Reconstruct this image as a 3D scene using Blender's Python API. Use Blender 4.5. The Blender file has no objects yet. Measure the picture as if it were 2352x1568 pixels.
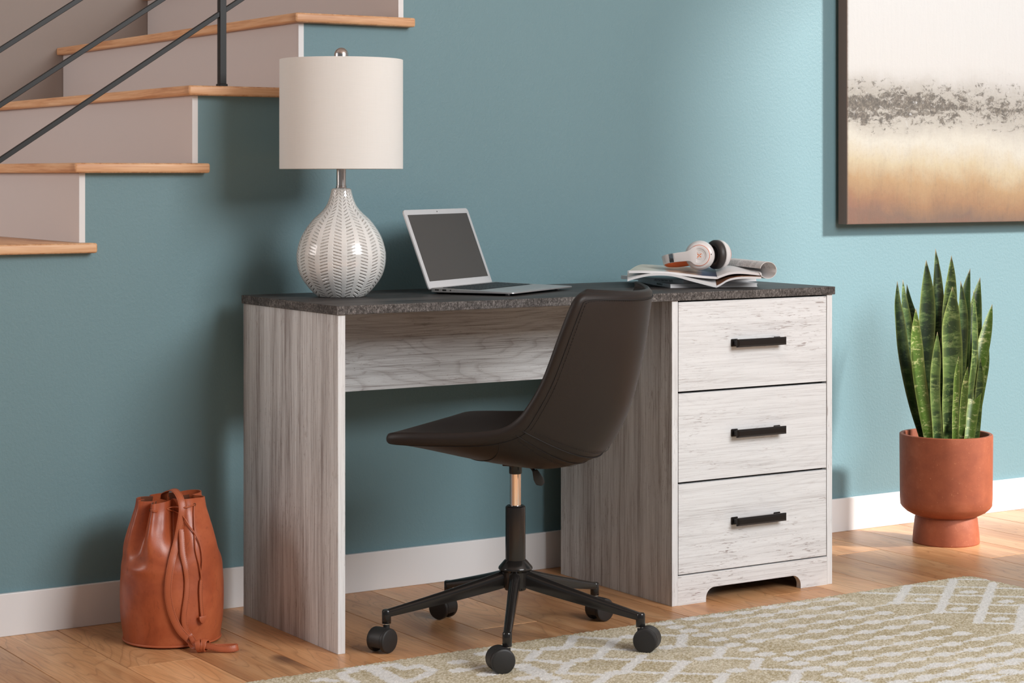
import bpy, bmesh, math, random
import numpy as np
from mathutils import Vector, Matrix
from mathutils.geometry import intersect_line_plane
random.seed(7)
PI = math.pi
C = bpy.context.scene.collection

# ------------------------------------------------------------------ helpers
def link(name, me, mat=None, parent=None, smooth=None, label=None):
    o = bpy.data.objects.new(name, me)
    C.objects.link(o)
    if mat is not None:
        me.materials.append(mat)
    if parent is not None:
        o.parent = parent
    if smooth is not None:
        for p in me.polygons:
            p.use_smooth = True
        me.set_sharp_from_angle(angle=math.radians(smooth))
    if label:
        o['label'] = label
    return o

def obj(name, bm, mat=None, parent=None, smooth=None, label=None):
    bmesh.ops.recalc_face_normals(bm, faces=bm.faces)
    me = bpy.data.meshes.new(name)
    bm.to_mesh(me)
    bm.free()
    return link(name, me, mat, parent, smooth, label)

def thing(name, label, cat, loc=(0, 0, 0), rz=0.0, group=None):
    o = bpy.data.objects.new(name, None)
    o.empty_display_size = 0.05
    C.objects.link(o)
    o.location = loc
    o.rotation_euler = (0, 0, rz)
    tag(o, label, cat, group)
    return o

def tag(o, label, cat, group=None):
    o['label'] = label
    o['category'] = cat
    if group:
        o['group'] = group
    return o

def struct(name, bm, mat, smooth=None):
    o = obj(name, bm, mat, None, smooth)
    o['kind'] = 'structure'
    return o

def NB():
    return bmesh.new()

def bevel_all(bm, w, seg=2, ang=20):
    es = [e for e in bm.edges if len(e.link_faces) == 2 and e.calc_face_angle(0) > math.radians(ang)]
    bmesh.ops.bevel(bm, geom=es, offset=w, segments=seg, profile=0.5, affect='EDGES', clamp_overlap=True)

def box(x0, x1, y0, y1, z0, z1, bev=0.0, seg=2, bm=None):
    b = NB()
    vs = [b.verts.new((x, y, z)) for x in (x0, x1) for y in (y0, y1) for z in (z0, z1)]
    for f in ((0, 1, 3, 2), (4, 6, 7, 5), (0, 4, 5, 1), (2, 3, 7, 6), (0, 2, 6, 4), (1, 5, 7, 3)):
        b.faces.new([vs[i] for i in f])
    bmesh.ops.recalc_face_normals(b, faces=b.faces)
    if bev:
        bevel_all(b, bev, seg)
    if bm is None:
        return b
    merge(bm, b)
    return bm

def merge(dst, src, M=None):
    if M is not None:
        bmesh.ops.transform(src, matrix=M, verts=src.verts)
    mp = {v: dst.verts.new(v.co) for v in src.verts}
    for f in src.faces:
        try:
            dst.faces.new([mp[v] for v in f.verts])
        except ValueError:
            pass
    src.free()
    return dst

def prism(poly, axis, a, b, bev=0.0, seg=2):
    """extrude a 2-D polygon along an axis: 'y' -> poly is (x,z); 'z' -> (x,y); 'x' -> (y,z)"""
    bm = NB()
    def P(p, t):
        return {'y': (p[0], t, p[1]), 'z': (p[0], p[1], t), 'x': (t, p[0], p[1])}[axis]
    A = [bm.verts.new(P(p, a)) for p in poly]
    B = [bm.verts.new(P(p, b)) for p in poly]
    n = len(poly)
    bm.faces.new(A)
    bm.faces.new(B[::-1])
    for i in range(n):
        bm.faces.new((A[i], B[i], B[(i + 1) % n], A[(i + 1) % n]))
    bmesh.ops.recalc_face_normals(bm, faces=bm.faces)
    if bev:
        bevel_all(bm, bev, seg)
    return bm

def lathe(prof, n=48, close=False, bm=None):
    bm = bm or NB()
    rings = []
    for r, z in prof:
        if r < 1e-6:
            rings.append([bm.verts.new((0, 0, z))])
        else:
            rings.append([bm.verts.new((r * math.cos(2 * PI * k / n), r * math.sin(2 * PI * k / n), z)) for k in range(n)])
    m = len(rings)
    for i in range(m if close else m - 1):
        a, b = rings[i], rings[(i + 1) % m]
        for k in range(n):
            k2 = (k + 1) % n
            if len(a) == 1 and len(b) == 1:
                continue
            if len(a) == 1:
                bm.faces.new((a[0], b[k2], b[k]))
            elif len(b) == 1:
                bm.faces.new((a[k], a[k2], b[0]))
            else:
                bm.faces.new((a[k], a[k2], b[k2], b[k]))
    return bm

def catmull(pts, n):
    """n points per span through the given tuples (any dimension)"""
    P = [np.array(p, float) for p in pts]
    P = [2 * P[0] - P[1]] + P + [2 * P[-1] - P[-2]]
    out = []
    for i in range(1, len(P) - 2):
        for k in range(n):
            t = k / n
            a, b, c, d = P[i - 1], P[i], P[i + 1], P[i + 2]
            out.append(0.5 * ((2 * b) + (-a + c) * t + (2 * a - 5 * b + 4 * c - d) * t * t + (-a + 3 * b - 3 * c + d) * t ** 3))
    out.append(P[-2])
    return out

def sweep(pts, section, up=(0, 0, 1), scale=None, bm=None, ups=None, caps=True):
    """sweep a closed 2-D section (side, up) along 3-D points"""
    bm = bm or NB()
    pts = [Vector(p) for p in pts]
    rings = []
    n = len(pts)
    for i, p in enumerate(pts):
        t = (pts[min(i + 1, n - 1)] - pts[max(i - 1, 0)]).normalized()
        u0 = Vector(ups[i]) if ups else Vector(up)
        s = t.cross(u0)
        if s.length < 1e-5:
            s = t.cross(Vector((1, 0, 0)))
        s.normalize()
        u = s.cross(t).normalized()
        k = scale[i] if scale else (1, 1)
        if not hasattr(k, '__len__'):
            k = (k, k)
        rings.append([bm.verts.new(p + s * (a * k[0]) + u * (b * k[1])) for a, b in section])
    m = len(section)
    for i in range(n - 1):
        for k in range(m):
            bm.faces.new((rings[i][k], rings[i][(k + 1) % m], rings[i + 1][(k + 1) % m], rings[i + 1][k]))
    if caps:
        bm.faces.new(rings[0][::-1])
        bm.faces.new(rings[-1])
    return bm

def circ(r, n=10):
    return [(r * math.cos(2 * PI * k / n), r * math.sin(2 * PI * k / n)) for k in range(n)]

def rrect(w, h, r, n=3):
    """rounded rectangle section centred at 0"""
    out = []
    for cx, cy, a0 in ((w / 2 - r, h / 2 - r, 0), (-w / 2 + r, h / 2 - r, 90), (-w / 2 + r, -h / 2 + r, 180), (w / 2 - r, -h / 2 + r, 270)):
        for k in range(n + 1):
            a = math.radians(a0 + 90 * k / n)
            out.append((cx + r * math.cos(a), cy + r * math.sin(a)))
    return out

def tube(pts, r, n=10, bm=None, scale=None):
    return sweep(pts, circ(r, n), up=(0.13, 0.21, 0.97), scale=scale, bm=bm)

def grid_mesh(bm, rows, closed=False):
    V = [[bm.verts.new(p) for p in r] for r in rows]
    n = len(V[0])
    for i in range(len(V) - 1):
        for k in range(n if closed else n - 1):
            bm.faces.new((V[i][k], V[i][(k + 1) % n], V[i + 1][(k + 1) % n], V[i + 1][k]))
    return V

# ------------------------------------------------------------------ material helpers
class Mat:
    def __init__(s, name, col=(0.5, 0.5, 0.5), rough=0.5, metal=0.0, spec=0.5, coat=0.0, sheen=0.0):
        s.m = bpy.data.materials.new(name)
        s.m.use_nodes = True
        s.t = s.m.node_tree
        s.b = s.t.nodes['Principled BSDF']
        s.b.inputs['Base Color'].default_value = (*col, 1)
        s.b.inputs['Roughness'].default_value = rough
        s.b.inputs['Metallic'].default_value = metal
        s.b.inputs['Specular IOR Level'].default_value = spec
        s.b.inputs['Coat Weight'].default_value = coat
        s.b.inputs['Coat Roughness'].default_value = 0.08
        s.b.inputs['Sheen Weight'].default_value = sheen
    def n(s, ty, **kw):
        nd = s.t.nodes.new(ty)
        for k, v in kw.items():
            if k.startswith('i_'):
                key = k[2:].replace('_', ' ')
                nd.inputs[key].default_value = v
            else:
                setattr(nd, k, v)
        return nd
    def l(s, a, b):
        s.t.links.new(a, b)
    def coords(s, kind='Object', scale=(1, 1, 1), loc=(0, 0, 0), rot=(0, 0, 0)):
        tc = s.n('ShaderNodeTexCoord')
        mp = s.n('ShaderNodeMapping')
        mp.inputs['Scale'].default_value = scale
        mp.inputs['Location'].default_value = loc
        mp.inputs['Rotation'].default_value = rot
        s.l(tc.outputs[kind], mp.inputs[0])
        return mp.outputs[0]
    def noise(s, vec, scale=5.0, detail=4.0, rough=0.55, dist=0.0):
        nd = s.n('ShaderNodeTexNoise')
        nd.inputs['Scale'].default_value = scale
        nd.inputs['Detail'].default_value = detail
        nd.inputs['Roughness'].default_value = rough
        nd.inputs['Distortion'].default_value = dist
        if vec is not None:
            s.l(vec, nd.inputs['Vector'])
        return nd.outputs['Fac']
    def ramp(s, fac, stops):
        nd = s.n('ShaderNodeValToRGB')
        cr = nd.color_ramp
        while len(cr.elements) < len(stops):
            cr.elements.new(0.5)
        for e, (p, c) in zip(cr.elements, stops):
            e.position = p
            e.color = (*c, 1) if len(c) == 3 else c
        s.l(fac, nd.inputs[0])
        return nd.outputs['Color']
    def mix(s, fac, a, b, mode='MIX'):
        nd = s.n('ShaderNodeMix', data_type='RGBA', blend_type=mode)
        for sock, v in ((nd.inputs[0], fac), (nd.inputs[6], a), (nd.inputs[7], b)):
            if isinstance(v, (int, float)):
                sock.default_value = v
            elif isinstance(v, tuple):
                sock.default_value = (*v, 1) if len(v) == 3 else v
            else:
                s.l(v, sock)
        return nd.outputs[2]
    def math(s, op, a, b=None, c=None, clamp=False):
        nd = s.n('ShaderNodeMath', operation=op)
        nd.use_clamp = clamp
        for i, v in enumerate((a, b, c)):
            if v is None:
                continue
            if isinstance(v, (int, float)):
                nd.inputs[i].default_value = v
            else:
                s.l(v, nd.inputs[i])
        return nd.outputs[0]
    def sep(s, vec):
        nd = s.n('ShaderNodeSeparateXYZ')
        s.l(vec, nd.inputs[0])
        return nd.outputs
    def color(s, sock):
        s.l(sock, s.b.inputs['Base Color'])
        return s
    def bump(s, h, strength=0.3, dist=0.002):
        nd = s.n('ShaderNodeBump')
        nd.inputs['Strength'].default_value = strength
        nd.inputs['Distance'].default_value = dist
        s.l(h, nd.inputs['Height'])
        s.l(nd.outputs[0], s.b.inputs['Normal'])
        return s

def stretch(axis, along, across):
    return tuple(along if a == axis else across for a in 'xyz')

def whitewash(name, axis, seed, fine=0.3, bands=0.2, marks=0.7, rings=0.0, base=(0.80, 0.80, 0.805), dark=(0.31, 0.272, 0.262)):
    """white-washed plank: fine lines along the grain, broad grey bands, short broken brown streaks"""
    m = Mat(name, rough=0.6, spec=0.3)
    L = (seed * 1.37, seed * 0.61, seed * 2.11)
    nf = m.noise(m.coords(scale=stretch(axis, 5.5, 520), loc=L), 1.0, 3, 0.75, 0.15)
    f0 = m.math('MULTIPLY', m.math('SUBTRACT', nf, 0.47), 4.5, clamp=True)
    nb = m.noise(m.coords(scale=stretch(axis, 1.3, 30), loc=L), 1.0, 4, 0.6, 0.25)
    f1 = m.math('MULTIPLY', m.math('SUBTRACT', nb, 0.42), 3.2, clamp=True)
    blot = m.noise(m.coords(scale=stretch(axis, 5, 12), loc=L), 1.0, 4, 0.6)
    ns = m.noise(m.coords(scale=stretch(axis, 34, 330), loc=L), 1.0, 4, 0.62, 0.5)
    s1 = m.math('MULTIPLY', m.math('SUBTRACT', ns, 0.575), 14.0, clamp=True)
    s2 = m.math('MULTIPLY', m.math('SUBTRACT', blot, 0.47), 5.0, clamp=True)
    mk = m.math('MULTIPLY', s1, s2)
    pore = m.noise(m.coords(scale=stretch(axis, 120, 420), loc=L), 1.0, 2, 0.6)
    pr = m.math('MULTIPLY', m.math('SUBTRACT', pore, 0.66), 12.0, clamp=True)
    t = m.math('ADD', m.math('MULTIPLY', m.math('MULTIPLY', f0, m.math('ADD', 0.35, m.math('MULTIPLY', f1, 0.65))), fine), m.math('MULTIPLY', f1, bands))
    t = m.math('ADD', t, m.math('MULTIPLY', m.math('MULTIPLY', blot, f0), fine * 0.5))
    t = m.math('ADD', t, m.math('MULTIPLY', pr, 0.5 * fine))
    if rings:
        wn = m.noise(m.coords(scale=stretch(axis, 1.0, 9.0), loc=L), 1.0, 2, 0.40, 0.45)
        rg = m.math('FRACT', m.math('MULTIPLY', wn, 24.0))
        rl = m.ramp(rg, [(0.0, (0.3, 0.3, 0.3)), (0.35, (0, 0, 0)), (0.7, (0.1, 0.1, 0.1)), (0.95, (1, 1, 1)), (1.0, (0.3, 0.3, 0.3))])
        t = m.math('ADD', t, m.math('MULTIPLY', rl, rings))
    t = m.math('MINIMUM', t, 1.0)
    c = m.mix(t, base, dark)
    c = m.mix(m.math('MULTIPLY', mk, marks), c, (0.23, 0.165, 0.15))
    m.color(c)
    m.bump(m.math('SUBTRACT', 1.0, m.math('ADD', t, mk)), 0.22, 0.0006)
    return m.m

def darkwood(name, kind='top'):
    m = Mat(name, rough=0.5 if kind == 'top' else 0.7, spec=0.35)
    if kind == 'top':
        a = m.noise(m.coords(scale=(1.2, 26, 26)), 1.0, 5, 0.6, 0.8)
        b = m.noise(m.coords(scale=(14, 260, 200)), 1.0, 3, 0.7)
        t = m.math('ADD', m.math('MULTIPLY', a, 0.75), m.math('MULTIPLY', b, 0.25))
        c = m.ramp(t, [(0.38, (0.016, 0.014, 0.013)), (0.5, (0.042, 0.037, 0.035)), (0.63, (0.105, 0.094, 0.088))])
    else:
        a = m.noise(m.coords(scale=(240, 240, 150)), 1.0, 4, 0.75, 0.5)
        b = m.noise(m.coords(scale=(9, 9, 20)), 1.0, 4, 0.6)
        c2 = m.n('ShaderNodeTexVoronoi', feature='DISTANCE_TO_EDGE')
        m.l(m.coords(scale=(60, 60, 110)), c2.inputs['Vector'])
        ck = m.math('MULTIPLY', c2.outputs['Distance'], 9.0, clamp=True)
        t = m.math('ADD', m.math('MULTIPLY', a, 0.8), m.math('MULTIPLY', b, 0.35))
        c = m.ramp(t, [(0.44, (0.026, 0.021, 0.019)), (0.57, (0.105, 0.092, 0.086)), (0.76, (0.37, 0.335, 0.315))])
        c = m.mix(m.math('SUBTRACT', 1.0, ck), c, (0.03, 0.025, 0.022))
        nd = c.node
    m.color(c)
    m.bump(t, 0.3, 0.001)
    return m.m

def plain(name, col, rough=0.5, metal=0.0, spec=0.5, coat=0.0, bump=None, sheen=0.0):
    m = Mat(name, col, rough, metal, spec, coat, sheen)
    if bump:
        sc, st, di = bump
        m.bump(m.noise(m.coords(), sc, 3, 0.6), st, di)
    return m.m

M = {}
# wall paint: matt with a faint orange-peel texture
w = Mat('teal_wall_paint', (0.118, 0.262, 0.305), 0.55, spec=0.5)
n1 = w.noise(w.coords(scale=(1, 1, 0.8)), 150, 3, 0.65)
n2 = w.noise(w.coords(), 2.2, 2, 0.5)
w.color(w.mix(n2, (0.143, 0.250, 0.280), (0.156, 0.269, 0.300)))
w.bump(n1, 0.27, 0.0035)
M['teal'] = w.m
M['taupe'] = plain('shaded_taupe_wall_paint', (0.37, 0.315, 0.285), 0.7, spec=0.3, bump=(150, 0.12, 0.002))  # taupe set darker, with the stairwell's shade put into the colour
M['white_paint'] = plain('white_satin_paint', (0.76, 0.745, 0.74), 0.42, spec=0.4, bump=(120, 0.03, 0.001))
M['riser'] = plain('shaded_white_riser_paint', (0.60, 0.545, 0.53), 0.6, spec=0.3, bump=(160, 0.05, 0.001))  # same white as the riser ends, darkened and warmed to carry shade
M['base'] = plain('white_baseboard_paint', (0.80, 0.785, 0.785), 0.4, spec=0.4)

t = Mat('oiled_oak_tread', rough=0.42, spec=0.4)
v = t.coords(scale=(40, 2.2, 60))
a = t.noise(v, 1.0, 5, 0.6, 0.7)
b = t.noise(t.coords(scale=(260, 14, 260)), 1.0, 2, 0.6)
tt = t.math('ADD', t.math('MULTIPLY', a, 0.75), t.math('MULTIPLY', b, 0.25))
t.color(t.ramp(tt, [(0.36, (0.52, 0.245, 0.115)), (0.5, (0.68, 0.375, 0.195)), (0.66, (0.80, 0.51, 0.30))]))
t.bump(tt, 0.2, 0.0006)
M['tread'] = t.m
t = Mat('oiled_oak_tread_end', rough=0.42, spec=0.4)
a = t.noise(t.coords(scale=(3.0, 60, 75)), 1.0, 5, 0.6, 0.7)
b = t.noise(t.coords(scale=(14, 260, 260)), 1.0, 2, 0.6)
tt = t.math('ADD', t.math('MULTIPLY', a, 0.75), t.math('MULTIPLY', b, 0.25))
t.color(t.ramp(tt, [(0.36, (0.52, 0.245, 0.115)), (0.5, (0.68, 0.375, 0.195)), (0.66, (0.80, 0.51, 0.30))]))
t.bump(tt, 0.2, 0.0006)
M['tread_end'] = t.m

M['wash_x'] = whitewash('whitewashed_wood_drawer', 'x', 1.0, 0.46, 0.11, 1.0, 0.09)
M['wash_z'] = whitewash('whitewashed_wood_panel', 'z', 2.0, 1.15, 0.55, 0.8, 0.0)
M['wash_edge'] = whitewash('whitewashed_wood_edge', 'z', 5.0, 0.4, 0.08, 0.8)
M['wash_apron'] = whitewash('whitewashed_wood_apron', 'x', 8.3, 0.85, 0.40, 1.0, 0.30)
M['top'] = darkwood('charcoal_wood_top', 'top')
M['top_edge'] = darkwood('charcoal_wood_edge', 'edge')
M['cavity'] = plain('gap_shade_black', (0.012, 0.011, 0.011), 0.9)
M['blackmetal'] = plain('black_brushed_metal', (0.022, 0.019, 0.018), 0.38, metal=0.6, spec=0.5, bump=(600, 0.1, 0.0004))
M['railmetal'] = plain('black_rail_paint', (0.010, 0.0095, 0.009), 0.42, spec=0.3)
M['chairmetal'] = plain('black_powder_coat', (0.0155, 0.0135, 0.0125), 0.17, spec=0.5)
M['casterplastic'] = plain('black_plastic', (0.020, 0.0185, 0.018), 0.5, spec=0.45, bump=(900, 0.15, 0.0003))
M['chrome'] = plain('chrome', (0.80, 0.76, 0.73), 0.14, metal=1.0)
M['nickel'] = plain('brushed_nickel', (0.62, 0.58, 0.56), 0.24, metal=1.0)
le = Mat('dark_brown_faux_leather', (0.0175, 0.0120, 0.0100), 0.48, spec=0.36)
vo = le.n('ShaderNodeTexVoronoi')
vo.inputs['Scale'].default_value = 900
le.l(le.coords(), vo.inputs['Vector'])
le.bump(vo.outputs['Distance'], 0.22, 0.0006)
le.b.inputs['Coat Roughness'].default_value = 0.35
M['leather'] = le.m
M['stitch'] = plain('dark_stitching_thread', (0.008, 0.006, 0.006), 0.7)
# tan bag leather
le = Mat('tan_bag_leather', rough=0.33, spec=0.5)
a = le.noise(le.coords(), 9, 5, 0.6, 0.4)
b = le.noise(le.coords(scale=(1, 1, 0.4)), 90, 4, 0.7, 1.5)
cr = le.math('MULTIPLY', le.math('SUBTRACT', b, 0.56), 6.0, clamp=True)
c0 = le.ramp(a, [(0.3, (0.30, 0.062, 0.024)), (0.5, (0.43, 0.100, 0.038)), (0.7, (0.54, 0.145, 0.058))])
le.color(le.mix(le.math('MULTIPLY', cr, 0.45), c0, (0.17, 0.042, 0.018)))
le.bump(le.noise(le.coords(), 420, 3, 0.7), 0.16, 0.0008)
M['bag'] = le.m
M['bag_strap'] = plain('tan_strap_leather', (0.45, 0.112, 0.044), 0.40, spec=0.5, bump=(300, 0.12, 0.0006))
M['bag_thread'] = plain('brown_bag_thread', (0.16, 0.045, 0.02), 0.8)
M['bag_inside'] = plain('bag_lining_suede', (0.16, 0.05, 0.022), 0.9)
# terracotta
te = Mat('terracotta', rough=0.55, spec=0.35)
a = te.noise(te.coords(), 14, 5, 0.65)
b = te.noise(te.coords(), 150, 3, 0.7)
cc = te.ramp(a, [(0.3, (0.255, 0.066, 0.031)), (0.55, (0.325, 0.088, 0.040)), (0.75, (0.40, 0.122, 0.060))])
sp = te.math('MULTIPLY', te.math('SUBTRACT', b, 0.63), 9.0, clamp=True)
te.color(te.mix(te.math('MULTIPLY', sp, 0.5), cc, (0.62, 0.27, 0.13)))
te.bump(b, 0.12, 0.0008)
M['terracotta'] = te.m
M['soil'] = plain('dark_potting_soil', (0.035, 0.022, 0.015), 0.95, bump=(120, 0.8, 0.01))
# lamp
M['finial'] = M['nickel']
sh = Mat('cream_linen_shade', (0.80, 0.765, 0.70), 0.8, spec=0.2)
a = sh.noise(sh.coords(scale=(30, 30, 900)), 1.0, 2, 0.6)
ang = sh.sep(sh.coords())
th = sh.math('ARCTAN2', ang[1], ang[0])
cmb = sh.n('ShaderNodeCombineXYZ')
sh.l(sh.math('MULTIPLY', th, 140.0), cmb.inputs[0]); sh.l(sh.math('MULTIPLY', ang[2], 12.0), cmb.inputs[1])
b = sh.noise(cmb.outputs[0], 1.0, 2, 0.6)
tt = sh.math('ADD', a, b)
sh.color(sh.mix(sh.math('MULTIPLY', tt, 0.5), (0.73, 0.715, 0.68), (0.80, 0.79, 0.765)))
sh.bump(tt, 0.15, 0.0006)
M['shade'] = sh.m
ce = Mat('glazed_cream_ceramic', rough=0.16, spec=0.5, coat=0.5)
x = ce.sep(ce.coords())
th = ce.math('ARCTAN2', x[1], x[0])
NC = 20
col = ce.math('ADD', ce.math('MULTIPLY', th, NC / (2 * PI)), 40.35)
f = ce.math('SUBTRACT', ce.math('FRACT', col), 0.5)
par = ce.math('FRACT', ce.math('MULTIPLY', ce.math('FLOOR', col), 0.5))       # 0 or .5
sgn = ce.math('SUBTRACT', ce.math('MULTIPLY', par, 4.0), 1.0)                # -1 / +1
tz = ce.math('ADD', ce.math('MULTIPLY', x[2], 1 / 0.0074), ce.math('MULTIPLY', ce.math('MULTIPLY', sgn, f), 1.25))
g = ce.math('ABSOLUTE', ce.math('SUBTRACT', ce.math('FRACT', tz), 0.5))      # 0 in groove centre
gr = ce.math('SUBTRACT', 1.0, ce.math('MULTIPLY', g, 3.7), clamp=True)
mk = ce.math('MULTIPLY', ce.math('SUBTRACT', 0.33, ce.math('ABSOLUTE', f)), 14.0, clamp=True)
groove = ce.math('MULTIPLY', gr, mk)
stain = ce.noise(ce.coords(), 130, 3, 0.7)
sx = ce.math('MULTIPLY', ce.math('SUBTRACT', stain, 0.44), 4.0, clamp=True)
ce.color(ce.mix(ce.math('MULTIPLY', ce.math('MULTIPLY', groove, sx), 0.9), (0.79, 0.775, 0.745), (0.27, 0.21, 0.155)))
ce.bump(ce.math('MULTIPLY', groove, -1.0), 0.9, 0.0022)
M['ceramic'] = ce.m
# laptop
M['alu'] = plain('silver_aluminium', (0.60, 0.59, 0.59), 0.36, metal=0.75, spec=0.5)
M['bezel'] = plain('silver_bezel', (0.66, 0.655, 0.665), 0.38, metal=0.2, spec=0.5)
M['screen'] = plain('laptop_screen_glass', (0.060, 0.052, 0.048), 0.30, spec=0.4)
M['key'] = plain('black_keys', (0.016, 0.022, 0.025), 0.5)
M['port'] = plain('port_black', (0.01, 0.01, 0.01), 0.5)
# magazines
M['paper'] = plain('magazine_paper', (0.80, 0.775, 0.77), 0.6, spec=0.3)
M['cover_white'] = plain('glossy_white_cover', (0.84, 0.84, 0.87), 0.28, spec=0.5)
M['cover_blue'] = plain('glossy_blue_cover', (0.20, 0.21, 0.30), 0.3, spec=0.5)
M['ink'] = plain('black_ink', (0.03, 0.03, 0.035), 0.6)
# headphones
M['pearl'] = plain('pearl_white_plastic', (0.74, 0.71, 0.70), 0.24, spec=0.5, coat=0.3)
M['orange'] = plain('orange_rubber', (0.72, 0.15, 0.035), 0.55)
M['logo_orange'] = plain('orange_logo_print', (0.86, 0.24, 0.07), 0.5)
M['pad'] = plain('dark_ear_pad_leather', (0.035, 0.029, 0.027), 0.48, spec=0.5, bump=(700, 0.2, 0.0005))
M['padmesh'] = plain('black_speaker_mesh', (0.012, 0.012, 0.012), 0.8)
M['steel'] = plain('polished_steel_band', (0.45, 0.48, 0.5), 0.12, metal=1.0)
M['frame'] = plain('brown_frame_side', (0.21, 0.135, 0.108), 0.55)

# ================================================================== SETTING
WY = 0.573          # face of the blue wall
# ---- floor: oak planks running towards the wall, one surface
def floor_mat():
    m = Mat('oak_plank_floor', rough=0.36, spec=0.45)
    at = m.n('ShaderNodeAttribute', attribute_name='plank')
    s = m.n('ShaderNodeSeparateColor')
    m.l(at.outputs['Color'], s.inputs[0])
    off = m.n('ShaderNodeCombineXYZ')
    m.l(m.math('MULTIPLY', s.outputs[0], 37.0), off.inputs[0])
    m.l(m.math('MULTIPLY', s.outputs[1], 53.0), off.inputs[1])
    def vec(scale):
        va = m.n('ShaderNodeVectorMath', operation='MULTIPLY')
        tc = m.n('ShaderNodeTexCoord')
        m.l(tc.outputs['Object'], va.inputs[0])
        va.inputs[1].default_value = scale
        vb = m.n('ShaderNodeVectorMath', operation='ADD')
        m.l(va.outputs[0], vb.inputs[0]); m.l(off.outputs[0], vb.inputs[1])
        return vb.outputs[0]
    big = m.noise(vec((9, 1.4, 1)), 1.0, 3, 0.5, 1.2)
    # cathedral rings from warped bands
    ring = m.math('FRACT', m.math('MULTIPLY', m.noise(vec((7.5, 1.3, 1)), 1.0, 2, 0.45, 0.9), 17.0))
    ringl = m.ramp(ring, [(0.0, (0.2, 0.2, 0.2)), (0.45, (0, 0, 0)), (0.8, (0.25, 0.25, 0.25)), (0.96, (1, 1, 1)), (1.0, (0.2, 0.2, 0.2))])
    fine = m.noise(vec((210, 9, 1)), 1.0, 3, 0.65, 0.3)
    kn = m.noise(vec((5.2, 2.6, 1)), 1.0, 2, 0.5, 0.3)
    knot = m.math('MULTIPLY', m.math('SUBTRACT', kn, 0.715), 16.0, clamp=True)
    c = m.ramp(big, [(0.3, (0.50, 0.235, 0.105)), (0.5, (0.62, 0.320, 0.150)), (0.7, (0.72, 0.415, 0.215))])
    c = m.mix(m.math('MULTIPLY', ringl, 0.46), c, (0.25, 0.108, 0.046))
    c = m.mix(m.math('MULTIPLY', m.math('SUBTRACT', fine, 0.45), 1.1, clamp=True), c, (0.29, 0.13, 0.058))
    c = m.mix(m.math('MULTIPLY', knot, 0.8), c, (0.10, 0.045, 0.03))
    bright = m.math('ADD', 0.80, m.math('MULTIPLY', s.outputs[2], 0.40))
    hs = m.n('ShaderNodeHueSaturation')
    m.l(c, hs.inputs['Color']); m.l(bright, hs.inputs['Value'])
    hs.inputs['Saturation'].default_value = 1.02
    m.color(hs.outputs[0])
    m.l(m.math('ADD', 0.30, m.math('MULTIPLY', fine, 0.16)), m.b.inputs['Roughness'])
    m.bump(m.math('ADD', fine, ringl), 0.08, 0.0006)
    return m.m

JOINTS = {0: [0.138, -1.55, -3.2], 5: [0.0430, -1.8, -3.6], 10: [-0.032, -1.7, -3.1], 13: [0.290, -1.5, -3.4], 15: [0.030, -1.9, -3.7],
          14: [-1.1, -2.8], 11: [-0.78, -2.5], 7: [-1.2, -2.9]}
def build_floor():
    bm = NB()
    cl = bm.loops.layers.float_color.new('plank')
    pw = 0.1640
    x0 = -0.4324
    ymin, ymax = -6.0, WY
    for k in range(-22, 30):
        a, b = x0 + k * pw, x0 + (k + 1) * pw
        rr = random.Random(k * 7 + 3)
        js = JOINTS.get(k, [rr.uniform(-1.9, -0.85), rr.uniform(-3.6, -2.9)])
        ys = [ymin] + sorted(j for j in js) + [ymax]
        for y0, y1 in zip(ys[:-1], ys[1:]):
            g = 0.0009
            n0 = len(bm.faces)
            q = box(a + g, b - g, y0 + g, y1 - g, -0.012, 0.0, 0.0007, 1)
            colr = (rr.random(), rr.random(), rr.random(), 1)
            merge(bm, q)
            bm.faces.ensure_lookup_table()
            for f in bm.faces[n0:]:
                for lp in f.loops:
                    lp[cl] = colr
    merge(bm, box(-4.2, 4.6, ymin, WY + 0.1, -0.05, -0.008))
    return struct('floor', bm, floor_mat())
build_floor()

# ---- staircase geometry: tread k has its nosing at XN[k] and its top at ZT[k]
RUN, RISE, TT = 0.2835, 0.1857, 0.0235
XN = [0.1702 + RUN * i for i in range(-5, 5)]
ZT = [1.4475 + RISE * i for i in range(-5, 5)]
YB = 2.215
# blue wall under the stairs, stepped along its top
poly = [(XN[0] - 0.6, 0.0), (4.2, 0.0), (4.2, ZT[-1] + 0.5)]
poly += [(XN[-1] + 0.0355 + RUN, ZT[-1] + 0.5)]
for i in range(len(XN) - 1, -1, -1):
    xa, xb = XN[i] + 0.0355, XN[i] + 0.0355 + RUN
    poly += [(xb, ZT[i] - TT), (xa, ZT[i] - TT)]
poly += [(XN[0] + 0.0355, ZT[0] - RISE - TT), (XN[0] - 0.6, ZT[0] - RISE - TT)]
struct('wall_back', prism(poly, 'y', WY, WY + 0.10), M['teal'])
struct('wall_stairwell', box(-4.2, 4.2, YB, YB + 0.1, 0, 3.6), M['taupe'])
struct('baseboard_back', box(-2.2, 4.2, WY - 0.012, WY - 0.0002, 0.0, 0.0972, 0.0015, 2), M['base'])

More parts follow.
